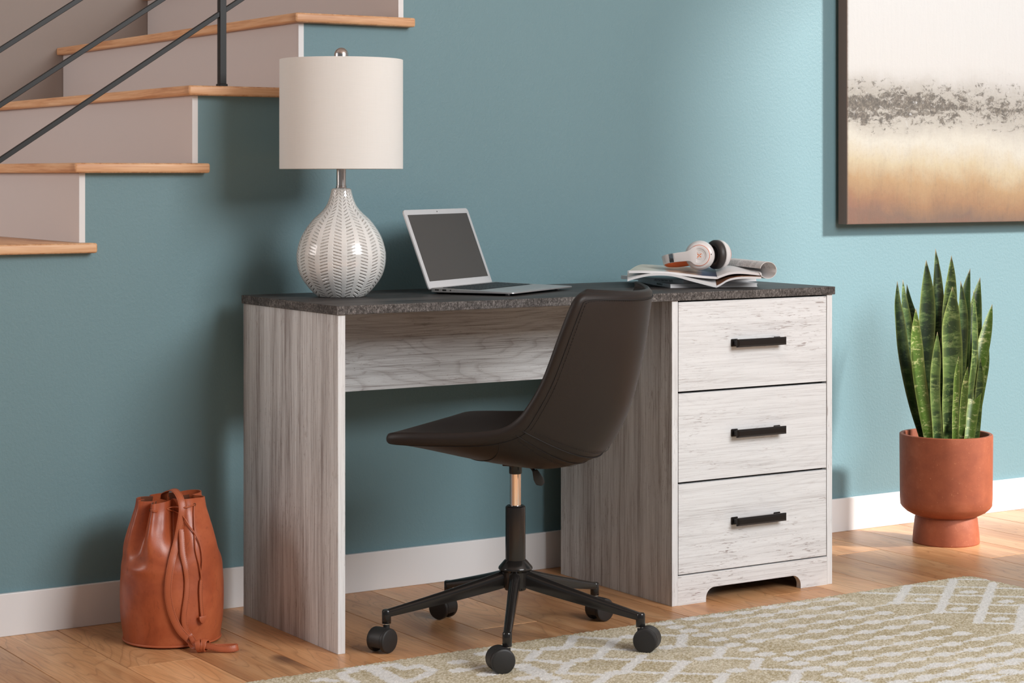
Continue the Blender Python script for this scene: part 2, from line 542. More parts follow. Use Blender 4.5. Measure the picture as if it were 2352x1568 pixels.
st = thing('staircase', 'open oak-treaded staircase climbing to the right behind the blue wall', 'staircase', (XN[3], 1.2, 0))
def rel(o):
    o.matrix_parent_inverse = Matrix.Translation(-Vector(o.parent.location)) if o.parent.rotation_euler.z == 0 else o.parent.matrix_basis.inverted()
for i in range(2, len(XN) - 1):
    bm = box(XN[i], XN[i] + 0.339, WY - 0.030, YB - 0.002, ZT[i] - TT, ZT[i])
    es = [e for e in bm.edges if not all(v.co.y > 2 for v in e.verts)]
    bmesh.ops.bevel(bm, geom=es, offset=0.0062, segments=3, profile=0.6, affect='EDGES', clamp_overlap=True)
    o = obj('tread', bm, M['tread'], st, 40)
    o.data.materials.append(M['tread_end'])
    for p in o.data.polygons:
        if p.normal.y < -0.75:
            p.material_index = 1
    rel(o)
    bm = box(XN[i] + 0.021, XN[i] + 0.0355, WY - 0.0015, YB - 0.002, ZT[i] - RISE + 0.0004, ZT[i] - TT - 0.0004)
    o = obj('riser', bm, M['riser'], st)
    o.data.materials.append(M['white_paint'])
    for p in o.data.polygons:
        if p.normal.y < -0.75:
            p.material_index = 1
    rel(o)

# ---- stair railing
ra = thing('stair_railing', 'black metal stair railing with a square post and three slanting bars', 'railing', (-0.008, 0.587, ZT[4]))
bm = box(-0.0085, 0.0085, -0.0085, 0.0085, 0.006, 1.0, 0.0008, 1)
obj('post', bm, M['railmetal'], ra)
bm = box(-0.011, 0.011, -0.011, 0.011, 0.0, 0.007, 0.0012, 1)
obj('post_foot', bm, M['railmetal'], ra)
sl = RISE / RUN
import math as _m
for zc in (1.4430, 1.5685, 1.6940):
    # centre line of the bar at the post; local coordinates
    z0 = zc - ZT[4] - 0.0
    pts = [(-1.15, 0, z0 - 1.15 * sl), (1.15, 0, z0 + 1.15 * sl)]
    obj('rail_bar', sweep(pts, rrect(0.012, 0.0115, 0.001, 1)), M['railmetal'], ra)

# ---- unseen window wall on the right, added to confine the sun to that end
def wall_with_hole(name, x, y0, y1, z1, hy0, hy1, hz0, hz1, mat):
    bm = NB()
    for a, b, c, d in ((y0, hy0, 0, z1), (hy1, y1, 0, z1), (hy0, hy1, 0, hz0), (hy0, hy1, hz1, z1)):
        box(x, x + 0.12, a, b, c, d, bm=bm)
    return struct(name, bm, mat)

# ================================================================== DESK
dk = thing('desk', 'whitewashed wooden desk with charcoal top and three drawers against the blue wall', 'desk', (0, 0, 0))
W_, D_, H_, TTK, PT = 1.4277, 0.482, 0.762, 0.0200, 0.0181
hz = H_ - TTK
o = obj('tabletop', box(-0.0054, W_ + 0.0054, -0.0054, D_, hz, H_, 0.0012, 2), M['top'], dk)
o.data.materials.append(M['top_edge'])
for p in o.data.polygons:
    if abs(p.normal.z) < 0.8:
        p.material_index = 1
def panel(x0, x1):
    o = obj('side_panel', box(x0, x1, 0, D_, 0, hz - 0.0003, 0.0006, 1), M['wash_z'], dk)
    o.data.materials.append(M['wash_edge'])
    for p in o.data.polygons:
        if p.normal.y < -0.8:
            p.material_index = 1
panel(0, PT)
panel(0.9134, 0.9134 + PT)
panel(W_ - PT, W_)
obj('apron', box(PT, 0.9134, 0.330, 0.346, 0.5335, hz - 0.0003), M['wash_apron'], dk)
px0, px1 = 0.9134 + PT, W_ - PT
obj('back_panel', box(px0, px1, 0.470, 0.478, 0.0755, hz - 0.001), M['cavity'], dk)
obj('gap_shade_sheet', box(px0, px1, 0.0185, 0.0225, 0.0715, hz - 0.0005), M['cavity'], dk, label='near-black sheet painting the shade behind the drawer gaps')  # thin sheet whose near-black colour stands in for shade between the drawers
for z0, z1 in ((0.5205, 0.7382), (0.2995, 0.5150), (0.0748, 0.2940)):
    dr = obj('drawer', box(px0 + 0.0018, px1 - 0.0018, 0.0, 0.0165, z0, z1, 0.0008, 1), M['wash_x'], dk)
    hzc = {0.5205: 0.6325, 0.2995: 0.4095, 0.0748: 0.1915}[z0]
    bm = NB()
    # bar: bevelled front
    xa, xb, h = 1.0955, 1.2530, 0.0098
    b = NB()
    yb, yf = -0.0215, -0.0300
    ins = 0.0045
    A = [b.verts.new(p) for p in ((xa, yb, hzc - h), (xb, yb, hzc - h), (xb, yb, hzc + h), (xa, yb, hzc + h))]
    A2 = [b.verts.new(p) for p in ((xa, yb - 0.004, hzc - h), (xb, yb - 0.004, hzc - h), (xb, yb - 0.004, hzc + h), (xa, yb - 0.004, hzc + h))]
    F_ = [b.verts.new(p) for p in ((xa + ins, yf, hzc - h + ins), (xb - ins, yf, hzc - h + ins), (xb - ins, yf, hzc + h - ins), (xa + ins, yf, hzc + h - ins))]
    b.faces.new(A); b.faces.new(F_)
    for k in range(4):
        b.faces.new((A[k], A[(k + 1) % 4], A2[(k + 1) % 4], A2[k]))
        b.faces.new((A2[k], A2[(k + 1) % 4], F_[(k + 1) % 4], F_[k]))
    merge(bm, b)
    for xc in (1.1060, 1.2425):
        box(xc - 0.0105, xc + 0.0105, -0.0035, 0.0001, hzc - 0.0095, hzc + 0.0095, 0.0015, 1, bm=bm)
        box(xc - 0.0055, xc + 0.0055, -0.0220, -0.0030, hzc - 0.0055, hzc + 0.0055, 0.0008, 1, bm=bm)
    obj('handle', bm, M['blackmetal'], dr)
# base rail with the arched cut-out
def arc(cx, cz, r, a0, a1, n=8):
    return [(cx + r * math.cos(math.radians(a0 + (a1 - a0) * k / n)), cz + r * math.sin(math.radians(a0 + (a1 - a0) * k / n))) for k in range(n + 1)]
poly = [(px0, 0.0), (1.0180, 0.0)] + [(1.0180, 0.008)] + arc(1.0180 + 0.026, 0.0085, 0.026, 180, 90) + arc(1.3220 - 0.026, 0.0085, 0.026, 90, 0) + [(1.3220, 0.0), (px1, 0.0), (px1, 0.0715), (px0, 0.0715)]
obj('base_rail', prism(poly, 'y', 0.0, 0.0160), M['wash_x'], dk)

# ================================================================== PAINTING
pa = thing('painting', 'large abstract landscape canvas in white, grey and amber hanging on the blue wall', 'painting', (1.9475, WY - 0.0135, 0.9034))
def paint_mat():
    m = Mat('abstract_canvas_paint', rough=0.55, spec=0.35)
    c = m.coords()
    x, y, z = m.sep(c)[0:3]
    n_s = m.noise(c, 5, 6, 0.65, 0.3)
    n_h = m.noise(m.coords(scale=(2.2, 1, 10)), 3, 7, 0.72, 0.6)
    n_f = m.noise(c, 95, 6, 0.8, 0.4)
    n_c = m.noise(m.coords(scale=(1, 1, 1.5)), 34, 9, 0.80, 0.5)
    n_v = m.noise(m.coords(scale=(34, 1, 9)), 1.0, 5, 0.7, 0.8)
    weave = m.noise(m.coords(scale=(420, 1, 420)), 1.0, 1, 0.5)
    def S(a, k):                      # contrast around one half
        return m.math('MULTIPLY', m.math('SUBTRACT', a, 0.5), k)
    zz = m.math('ADD', z, m.math('ADD', S(n_s, 0.13), S(n_v, 0.035)))
    zx = m.math('SUBTRACT', zz, m.math('MULTIPLY', m.math('SUBTRACT', x, 0.25), -0.05))
    base = m.ramp(m.math('MULTIPLY', zx, 1.0 / 0.66), [
        (0.0, (0.29, 0.15, 0.10)), (0.04, (0.27, 0.165, 0.115)), (0.11, (0.46, 0.25, 0.125)), (0.19, (0.60, 0.38, 0.19)),
        (0.27, (0.76, 0.63, 0.42)), (0.36, (0.84, 0.79, 0.68)), (0.46, (0.72, 0.68, 0.61)), (0.58, (0.66, 0.62, 0.56)), (0.68, (0.80, 0.775, 0.75)), (1.0, (0.80, 0.79, 0.78))])
    zb = m.math('MULTIPLY', m.math('ADD', z, m.math('ADD', S(n_s, 0.09), S(n_h, 0.04))), 1.0 / 0.66)
    band = m.ramp(zb, [(0.37, (0, 0, 0)), (0.44, (0.6, 0.6, 0.6)), (0.53, (1, 1, 1)), (0.60, (0.8, 0.8, 0.8)), (0.66, (0.25, 0.25, 0.25)), (0.72, (0, 0, 0))])
    core = m.ramp(zb, [(0.44, (0, 0, 0)), (0.48, (1, 1, 1)), (0.50, (0.35, 0.35, 0.35)), (0.53, (1, 1, 1)), (0.56, (0.5, 0.5, 0.5)), (0.60, (0, 0, 0))])
    xl = m.math('SUBTRACT', 1.0, m.math('MULTIPLY', x, 1.5), clamp=True)
    col = m.mix(m.math('MULTIPLY', m.math('MULTIPLY', band, m.math('MULTIPLY', n_h, 1.35, clamp=True)), 0.78), base, (0.37, 0.335, 0.28))
    # broken paint: a speckle whose density follows the band
    dens = m.math('ADD', m.math('MULTIPLY', band, 0.19), m.math('MULTIPLY', m.math('MULTIPLY', core, xl), 0.17))
    msk = m.math('MULTIPLY', m.math('SUBTRACT', m.math('ADD', n_c, m.math('ADD', dens, S(n_h, 0.35))), 0.655), 13.0, clamp=True)
    msk = m.math('MULTIPLY', msk, m.math('MULTIPLY', band, 3.0, clamp=True))
    bc = m.ramp(n_f, [(0.32, (0.035, 0.026, 0.020)), (0.48, (0.11, 0.088, 0.068)), (0.60, (0.25, 0.21, 0.165)), (0.72, (0.47, 0.42, 0.35))])
    col = m.mix(m.math('MULTIPLY', msk, 0.9), col, bc)
    # white flecks inside the band
    fl = m.math('MULTIPLY', m.math('SUBTRACT', m.noise(m.coords(loc=(3, 0, 1)), 60, 6, 0.75, 0.4), 0.60), 12.0, clamp=True)
    col = m.mix(m.math('MULTIPLY', m.math('MULTIPLY', fl, band), 0.8), col, (0.86, 0.85, 0.84))
    rx = m.math('SUBTRACT', 1.0, m.math('MULTIPLY', x, 4.0), clamp=True)
    rz = m.math('SUBTRACT', 1.0, m.math('MULTIPLY', m.math('ABSOLUTE', m.math('SUBTRACT', zz, 0.055)), 18.0), clamp=True)
    col = m.mix(m.math('MULTIPLY', m.math('MULTIPLY', rx, rz), 0.5), col, (0.42, 0.16, 0.10))
    bx = m.math('SUBTRACT', 1.0, m.math('MULTIPLY', x, 110.0), clamp=True)
    col = m.mix(m.math('MULTIPLY', bx, m.math('MULTIPLY', n_c, 1.4)), col, (0.22, 0.15, 0.10))
    lo = m.math('SUBTRACT', 1.0, m.math('MULTIPLY', z, 3.4), clamp=True)
    sc = m.math('MULTIPLY', m.math('MULTIPLY', S(n_v, 5.0), n_f, clamp=True), lo)
    col = m.mix(m.math('MULTIPLY', sc, 0.75), col, (0.20, 0.125, 0.085))
    lo2 = m.math('SUBTRACT', 1.0, m.math('MULTIPLY', z, 2.2), clamp=True)
    col = m.mix(m.math('MULTIPLY', m.math('MULTIPLY', S(n_f, 3.0), lo2, clamp=True), 0.45), col, (0.26, 0.16, 0.10))
    col = m.mix(m.math('MULTIPLY', m.math('MULTIPLY', S(weave, 2.2), lo2, clamp=True), 0.25), col, (0.30, 0.20, 0.13))
    hs = m.n('ShaderNodeHueSaturation'); hs.inputs['Value'].default_value = 0.46
    m.l(col, hs.inputs['Color']); m.color(hs.outputs[0])
    str_ = m.noise(m.coords(scale=(26, 1, 3), rot=(0, 0.35, 0)), 2.0, 4, 0.6, 0.4)
    m.bump(m.math('ADD', m.math('MULTIPLY', str_, 0.8), m.math('MULTIPLY', n_f, 0.6)), 0.35, 0.002)
    return m.m
obj('frame', box(0.0, 1.25, -0.0375, -0.0005, 0.0, 0.96, 0.0006, 1), M['frame'], pa)
obj('hanging_cleat', box(0.3, 0.95, -0.0005, 0.0133, 0.80, 0.84), M['frame'], pa)
obj('canvas', box(0.0015, 1.2485, -0.0385, -0.0370, 0.0015, 0.9585), paint_mat(), pa)

# ================================================================== RUG
RUG_THICK=[[(1.539,-0.160),(1.374,-0.293)],
[(1.692,-0.166),(1.389,-0.422)],
[(1.746,-0.251),(1.378,-0.558)],
[(1.615,-0.478),(1.384,-0.678)],
[(0.509,-0.170),(0.442,-0.243)],
[(0.576,-0.239),(0.433,-0.365)],
[(0.532,-0.399),(0.406,-0.499),(0.379,-0.493),(0.294,-0.554)],
[(0.575,-0.492),(0.424,-0.610)],
[(0.580,-0.622),(0.504,-0.688)],
[(0.726,-0.289),(0.655,-0.373)],
[(0.724,-0.430),(0.658,-0.498)],
[(0.725,-0.558),(0.659,-0.616)],
[(0.728,-0.683),(0.656,-0.748)],
[(0.362,-0.367),(0.297,-0.429)],
[(0.236,-0.532),(0.208,-0.557)],
[(0.358,-0.246),(0.301,-0.300)],
[(-0.021,-0.161),(-0.037,-0.328)],
[(-0.006,-0.166),(-0.015,-0.319)],
[(0.010,-0.176),(0.041,-0.177),(0.038,-0.223),(0.078,-0.215),(0.084,-0.267),(0.040,-0.300),(-0.002,-0.319)],
[(-0.029,-0.171),(-0.057,-0.162),(-0.060,-0.184),(-0.091,-0.188),(-0.103,-0.227),(-0.101,-0.264)],
[(-0.165,-0.214),(-0.145,-0.209),(-0.133,-0.235)]]
RUG_THIN=[[(0.842,-0.165),(0.921,-0.173),(0.992,-0.182),(1.085,-0.168),(1.165,-0.174),(1.267,-0.178)],
[(0.829,-0.229),(0.911,-0.228),(1.015,-0.229),(1.088,-0.226),(1.171,-0.235),(1.265,-0.238)],
[(0.825,-0.295),(0.921,-0.293),(1.002,-0.292),(1.091,-0.292),(1.176,-0.297),(1.264,-0.301),(1.374,-0.293)],
[(0.828,-0.368),(0.920,-0.358),(1.002,-0.359),(1.091,-0.360),(1.178,-0.364),(1.268,-0.362)],
[(0.827,-0.423),(0.908,-0.426),(1.007,-0.423),(1.085,-0.425),(1.178,-0.423),(1.272,-0.424),(1.387,-0.424)],
[(0.922,-0.489),(1.006,-0.495),(1.094,-0.490),(1.176,-0.488),(1.278,-0.487)],
[(0.822,-0.558),(0.909,-0.554),(1.000,-0.556),(1.090,-0.553),(1.170,-0.554),(1.272,-0.548)],
[(0.825,-0.619),(0.911,-0.612),(0.996,-0.614),(1.087,-0.618),(1.177,-0.618),(1.267,-0.619)],
[(0.835,-0.682),(0.911,-0.678),(0.994,-0.681),(1.085,-0.682),(1.173,-0.682),(1.266,-0.679),(1.384,-0.678)],
[(0.839,-0.741),(0.918,-0.744),(1.004,-0.744),(1.091,-0.743),(1.175,-0.744),(1.269,-0.744)],
[(0.830,-0.805),(0.923,-0.806),(1.007,-0.804),(1.095,-0.804),(1.178,-0.807),(1.262,-0.806)],
[(0.833,-0.867),(0.917,-0.867),(1.010,-0.864),(1.093,-0.862),(1.179,-0.865)],
[(0.916,-0.926),(1.010,-0.926),(1.093,-0.925)],
[(1.551,-0.160),(1.759,-0.343)],
[(1.384,-0.162),(1.685,-0.412)],
[(1.382,-0.298),(1.611,-0.483)],
[(1.387,-0.428),(1.538,-0.550)],
[(1.383,-0.562),(1.458,-0.626)],
[(1.702,-0.164),(1.771,-0.217)],
[(0.504,-0.167),(0.575,-0.245)],
[(0.437,-0.239),(0.546,-0.347)],
[(0.426,-0.361),(0.581,-0.496)],
[(0.320,-0.323),(0.360,-0.378)],
[(0.295,-0.428),(0.364,-0.495)],
[(0.412,-0.492),(0.579,-0.627)],
[(0.689,-0.266),(0.723,-0.300)],
[(0.655,-0.372),(0.725,-0.436)],
[(0.651,-0.499),(0.724,-0.564)],
[(0.657,-0.615),(0.733,-0.686)],
[(0.655,-0.742),(0.697,-0.780)],
[(0.422,-0.609),(0.521,-0.699)],
[(0.295,-0.164),(0.366,-0.245)],
[(0.302,-0.295),(0.346,-0.343)],
[(0.152,-0.301),(0.193,-0.294)]]
RUG_DOTS=[(0.842,-0.165),(0.921,-0.173),(0.992,-0.182),(1.085,-0.168),(1.165,-0.174),(1.267,-0.178),(0.829,-0.229),(0.911,-0.228),(1.015,-0.229),(1.088,-0.226),(1.171,-0.235),(1.265,-0.238),(0.825,-0.295),(0.921,-0.293),(1.002,-0.292),(1.091,-0.292),(1.176,-0.297),(1.264,-0.301),(1.374,-0.293),(0.828,-0.368),(0.920,-0.358),(1.002,-0.359),(1.091,-0.360),(1.178,-0.364),(1.268,-0.362),(0.827,-0.423),(0.908,-0.426),(1.007,-0.423),(1.085,-0.425),(1.178,-0.423),(1.272,-0.424),(1.387,-0.424),(0.922,-0.489),(1.006,-0.495),(1.094,-0.490),(1.176,-0.488),(1.278,-0.487),(0.822,-0.558),(0.909,-0.554),(1.000,-0.556),(1.090,-0.553),(1.170,-0.554),(1.272,-0.548),(0.825,-0.619),(0.911,-0.612),(0.996,-0.614),(1.087,-0.618),(1.177,-0.618),(1.267,-0.619),(0.835,-0.682),(0.911,-0.678),(0.994,-0.681),(1.085,-0.682),(1.173,-0.682),(1.266,-0.679),(1.384,-0.678),(0.839,-0.741),(0.918,-0.744),(1.004,-0.744),(1.091,-0.743),(1.175,-0.744),(1.269,-0.744),(0.830,-0.805),(0.923,-0.806),(1.007,-0.804),(1.095,-0.804),(1.178,-0.807),(1.262,-0.806),(0.833,-0.867),(0.917,-0.867),(1.010,-0.864),(1.093,-0.862),(1.179,-0.865),(0.916,-0.926),(1.010,-0.926),(1.093,-0.925),(0.765,-0.584),(0.765,-0.635),(0.769,-0.690),(0.764,-0.745),(0.761,-0.797),(0.766,-0.839),(0.993,-0.986),(1.455,-0.299),(1.613,-0.297),(1.451,-0.425),(1.607,-0.427),(1.453,-0.557),(1.276,-0.482),(0.762,-0.174),(0.761,-0.215),(0.763,-0.262),(0.761,-0.312),(0.765,-0.367),(0.762,-0.426),(0.761,-0.478),(0.764,-0.533),(0.766,-0.585),(0.769,-0.634),(0.767,-0.685),(0.612,-0.236),(0.395,-0.359),(0.394,-0.491),(0.626,-0.492),(0.620,-0.611),(0.418,-0.246),(0.257,-0.492),(0.625,-0.366),(0.627,-0.740),(0.167,-0.233),(0.130,-0.296),(0.253,-0.198),(0.261,-0.333),(0.259,-0.365),(0.259,-0.393),(0.255,-0.424),(0.253,-0.455),(0.208,-0.426),(0.164,-0.356),(0.399,-0.235)]

def build_rug():
    X0, X1, Y0, Y1 = -0.9, 1.775, -1.85, -0.140
    st_ = 0.0036
    nx, ny = int((X1 - X0) / st_) + 1, int((Y1 - Y0) / st_) + 1
    gx, gy = np.meshgrid(np.linspace(X0, X1, nx), np.linspace(Y0, Y1, ny))
    rng = np.random.RandomState(3)
    jx = gx + rng.randn(*gx.shape) * 0.0017
    jy = gy + rng.randn(*gx.shape) * 0.0017
    wgt = np.zeros(gx.shape)
    def seg(a, b, r, soft=0.0022):
        a = np.array(a); b = np.array(b)
        lo = np.minimum(a, b) - r - 0.01; hi = np.maximum(a, b) + r + 0.01
        i0, i1 = np.searchsorted(gx[0], [lo[0], hi[0]]); j0, j1 = np.searchsorted(gy[:, 0], [lo[1], hi[1]])
        if i1 <= i0 or j1 <= j0:
            return
        px, py = jx[j0:j1, i0:i1], jy[j0:j1, i0:i1]
        d = b - a
        t = np.clip(((px - a[0]) * d[0] + (py - a[1]) * d[1]) / max(d @ d, 1e-9), 0, 1)
        dist = np.hypot(px - a[0] - t * d[0], py - a[1] - t * d[1])
        wgt[j0:j1, i0:i1] = np.maximum(wgt[j0:j1, i0:i1], np.clip((r - dist) / soft + 0.5, 0, 1))
    def line(l, r):
        for a, b in zip(l[:-1], l[1:]):
            seg(a, b, r)
    for l in RUG_THICK:
        line(l, 0.0118)
    for k, l in enumerate(RUG_THIN):
        line(l, 0.0050 if k < 13 else 0.0088)
    for x, y in RUG_DOTS:
        seg((x - 0.008, y), (x + 0.008, y), 0.0165)
    # repeats beyond the measured area so that the rug reads on from the side
    rr = random.Random(5)
    for j in range(40):
        y = -0.815 - 0.0655 * j
        if y < Y0: break
        for i in range(-2, 12):
            x = 0.50 + 0.0875 * i + (0.04 if j % 2 else 0)
            seg((x - 0.007, y), (x + 0.007, y), 0.0125); seg((x, y), (x + 0.0875, y), 0.0038)
    for i in range(-3, 6):
        for s_ in (-1, 1):
            seg((-0.62 + 0.13 * i, -0.45), (-0.62 + 0.13 * i + s_ * 0.45, -0.95), 0.0095)
    mott = np.zeros(gx.shape)
    for q in range(14):
        a = rng.uniform(0, 2 * PI); k = rng.uniform(9, 45)
        mott += np.sin((gx * math.cos(a) + gy * math.sin(a)) * k + rng.uniform(0, 6))
    mott = np.clip(mott / 9 + 0.5, 0, 1)
    grain = rng.rand(*gx.shape)
    dark = np.array([0.40, 0.315, 0.160]); lite = np.array([0.78, 0.71, 0.565]); wh = np.array([0.86, 0.85, 0.83])
    tan = dark + (lite - dark) * np.clip(0.30 + 0.34 * mott + 1.15 * (grain - 0.5), 0, 1)[..., None]
    whi = wh * (0.84 + 0.22 * grain)[..., None]
    colr = tan + (whi - tan) * (wgt * 0.95)[..., None]
    # heights, with the edge rolled down and the far-right corner rounded
    h = 0.0095 + rng.rand(*gx.shape) * 0.0026 - 0.0013
    de = np.minimum(Y1 - gy, X1 - gx)
    cr = 0.035
    inc = (gx > X1 - cr) & (gy > Y1 - cr)
    dc = cr - np.hypot(gx - (X1 - cr), gy - (Y1 - cr))
    de = np.where(inc, dc, de)
    h = np.where(de < 0.006, 0.0015 + np.clip(de, 0, 1) * 1.3, h)
    px, py = gx.copy(), gy.copy()
    out = inc & (dc < 0)
    ang = np.arctan2(gy - (Y1 - cr), gx - (X1 - cr))
    px = np.where(out, X1 - cr + cr * np.cos(ang), px); py = np.where(out, Y1 - cr + cr * np.sin(ang), py)
    edge = de < 0.004
    py = py + np.where(edge, rng.randn(*gx.shape) * 0.0012, 0)
    px = px + rng.randn(*gx.shape) * 0.0005
    co = np.stack([px, py, h], -1).reshape(-1, 3).astype(np.float32)
    idx = np.arange(nx * ny).reshape(ny, nx)
    q = np.stack([idx[:-1, :-1], idx[:-1, 1:], idx[1:, 1:], idx[1:, :-1]], -1).reshape(-1, 4)
    me = bpy.data.meshes.new('rug')
    me.vertices.add(len(co)); me.vertices.foreach_set('co', co.ravel())
    me.loops.add(q.size); me.loops.foreach_set('vertex_index', q.ravel().astype(np.int32))
    me.polygons.add(len(q))
    me.polygons.foreach_set('loop_start', (np.arange(len(q)) * 4).astype(np.int32))
    me.polygons.foreach_set('loop_total', np.full(len(q), 4, np.int32))
    me.update()
    ca = me.color_attributes.new('weave', 'FLOAT_COLOR', 'POINT')
    full = np.concatenate([colr.reshape(-1, 3), np.ones((nx * ny, 1))], 1).astype(np.float32)
    ca.data.foreach_set('color', full.ravel())
    m = Mat('tan_wool_pile', rough=0.95, spec=0.1, sheen=0.15)
    at = m.n('ShaderNodeAttribute', attribute_name='weave')
    nf = m.noise(m.coords(), 420, 3, 0.7)
    m.color(m.mix(m.math('MULTIPLY', m.math('SUBTRACT', nf, 0.50), 2.2, clamp=True), at.outputs['Color'], (0.36, 0.30, 0.17)))
    m.bump(nf, 0.6, 0.003)
    o = link('rug', me, m.m)
    tag(o, 'tan wool area rug with a white dotted and diamond pattern under the chair', 'rug')
    o.data.polygons.foreach_set('use_smooth', np.ones(len(q), bool))
    return o
build_rug()

# ================================================================== OFFICE CHAIR
CX, CY = 0.370, -0.142
ch = thing('office_chair', 'dark brown leather swivel chair on a black five-star base at the desk', 'office chair', (CX + 0.016, CY + 0.025, 0), math.radians(36))
SH_E = [(.226,.482,.175),(.222,.486,.200),(.205,.4915,.214),(.16,.495,.220),(.08,.498,.220),(0,.504,.217),(-.05,.513,.213),(-.080,.532,.209),(-.105,.560,.208),(-.141,.620,.209),(-.181,.720,.212),(-.205,.780,.208),(-.216,.800,.196),(-.222,.808,.172)]
SH_C = [(.235,.480),(.232,.483),(.215,.484),(.165,.476),(.08,.466),(-.01,.459),(-.09,.459),(-.15,.470),(-.19,.495),(-.238,.560),(-.264,.660),(-.283,.760),(-.289,.786),(-.291,.798)]
SO_E = [(.228,.474),(.224,.469),(.207,.467),(.16,.468),(.08,.471),(0,.476),(-.055,.488),(-.097,.508),(-.124,.545),(-.162,.612),(-.204,.714),(-.228,.776),(-.236,.797),(-.236,.806)]
SO_C = [(.237,.470),(.235,.463),(.215,.453),(.165,.437),(.08,.418),(-.01,.405),(-.10,.402),(-.195,.432),(-.240,.490),(-.268,.560),(-.290,.660),(-.303,.760),(-.307,.788),(-.305,.798)]
NS = 4
Es, Cs, Oe, Oc = (catmull(a, NS) for a in (SH_E, SH_C, SO_E, SO_C))
SEAM = 7 * NS
def sh_in(i, w):
    e, c = Es[i], Cs[i]
    k = 1 - abs(w) ** 2.3
    return Vector((w * e[2], e[0] + (c[0] - e[0]) * k, e[1] + (c[1] - e[1]) * k))
def sh_out(i, w, off=0.0):
    e, c, hw = Oe[i], Oc[i], Es[i][2]
    k = 1 - abs(w) ** 2.1
    p = Vector((w * hw, e[0] + (c[0] - e[0]) * k, e[1] + (c[1] - e[1]) * k))
    return p
def shell_rows(a, b, capa, capb):
    rows = []
    ws = [math.sin(PI / 2 * (-1 + 2 * k / 22)) for k in range(23)]
    for i in range(a, b + 1):
        r = [sh_in(i, w) for w in ws]
        pi, po = sh_in(i, 1), sh_out(i, 1)
        mid = (pi + po) / 2
        r += [mid + (pi - mid) * 0.6 + Vector((0.005, 0, 0)), mid + Vector((0.007, 0, 0)), mid + (po - mid) * 0.6 + Vector((0.005, 0, 0))]
        r += [sh_out(i, w) for w in ws[::-1]]
        r += [Vector((-q.x, q.y, q.z)) for q in (mid + (po - mid) * 0.6 + Vector((0.005, 0, 0)), mid + Vector((0.007, 0, 0)), mid + (pi - mid) * 0.6 + Vector((0.005, 0, 0)))]
        rows.append(r)
    bm = NB()
    V = grid_mesh(bm, rows, closed=True)
    n = len(ws)
    def cap(R, out):
        # rounded closing strip between inner and outer runs
        inner = R[:n]
        outer = R[n + 3:n + 3 + n][::-1]
        mids = [bm.verts.new((p.co + q.co) / 2 + out) for p, q in zip(inner, outer)]
        for k in range(n - 1):
            bm.faces.new((inner[k], inner[k + 1], mids[k + 1], mids[k]))
            bm.faces.new((mids[k], mids[k + 1], outer[k + 1], outer[k]))
        bm.faces.new((inner[-1], R[n], R[n + 1], mids[-1])); bm.faces.new((mids[-1], R[n + 1], R[n + 2], outer[-1]))
        m = len(R)
        bm.faces.new((outer[0], R[m - 3], R[m - 2], mids[0])); bm.faces.new((mids[0], R[m - 2], R[m - 1], inner[0]))
    if capa:
        cap(V[0], Vector((0, 0.005, -0.001)))
    if capb:
        cap(V[-1], Vector((0, -0.001, 0.006)))
    return bm
o = obj('seat', shell_rows(0, SEAM, True, False), M['leather'], ch, 60)
o.modifiers.new('s', 'SUBSURF').render_levels = 1
o = obj('backrest', shell_rows(SEAM, len(Es) - 1, False, True), M['leather'], ch, 60)
o.modifiers.new('s', 'SUBSURF').render_levels = 1

def outer_pt(i, w, off):
    i = max(0, min(len(Es) - 1, i))
    i0 = int(i); i1 = min(i0 + 1, len(Es) - 1); f_ = i - i0
    g = lambda ii, ww: sh_out(ii, ww)
    p = g(i0, w).lerp(g(i1, w), f_)
    dw = g(i0, min(w + 0.03, 1)) - g(i0, max(w - 0.03, -1))
    ds = g(min(i0 + 1, len(Es) - 1), w) - g(max(i0 - 1, 0), w)
    nrm = dw.cross(ds).normalized()
    if nrm.y > 0 and i > SEAM or (i <= SEAM and nrm.z > 0):
        nrm = -nrm
    return p + nrm * off
# piping seams and dashed stitches on the back of the shell
bm = NB()
top_i = len(Es) - 1 - 2 * NS + 2
path = [(i, -0.988) for i in np.linspace(SEAM, top_i - 1, 30)] + [(top_i - 0.3, -0.965), (top_i + 0.35, -0.90)] + [(top_i + 0.7, w) for w in np.linspace(-0.75, 0.75, 26)] + [(top_i + 0.35, 0.90), (top_i - 0.3, 0.965)] + [(i, 0.988) for i in np.linspace(top_i - 1, SEAM, 30)]
P1 = [outer_pt(i, w, 0.0004) for i, w in path]
tube(P1, 0.0011, 6, bm)
P2 = [outer_pt(SEAM + 0.0, w, 0.0004) for w in np.linspace(-1, 1, 50)]
tube(P2, 0.0012, 6, bm)
P2c = [outer_pt(i, w, 0.0004) for i, w in [(SEAM - 1.5 + 0.0, w) for w in np.linspace(-1, 1, 50)]]
tube(P2c, 0.0008, 6, bm)
for sgn_ in (-1, 1):
    tube([outer_pt(i, sgn_ * 0.97, 0.0003) for i in np.linspace(2, SEAM, 30)], 0.0011, 6, bm)
    tube([outer_pt(i, sgn_ * w, 0.0003) for i, w in zip(np.linspace(SEAM - 5, SEAM - 12, 14), np.linspace(0.98, 0.30, 14))], 0.0008, 6, bm)
obj('seam_piping', bm, M['stitch'], ch, 60)
def dashes(P, ln, gap, r, bm):
    L = [0.0]
    for a, b in zip(P[:-1], P[1:]):
        L.append(L[-1] + (b - a).length)
    def at(s):
        for k in range(len(L) - 1):
            if L[k + 1] >= s:
                return P[k].lerp(P[k + 1], (s - L[k]) / max(L[k + 1] - L[k], 1e-9))
        return P[-1]
    s = 0
    while s + ln < L[-1]:
        tube([at(s), at(s + ln / 2), at(s + ln)], r, 5, bm)
        s += ln + gap
bm = NB()
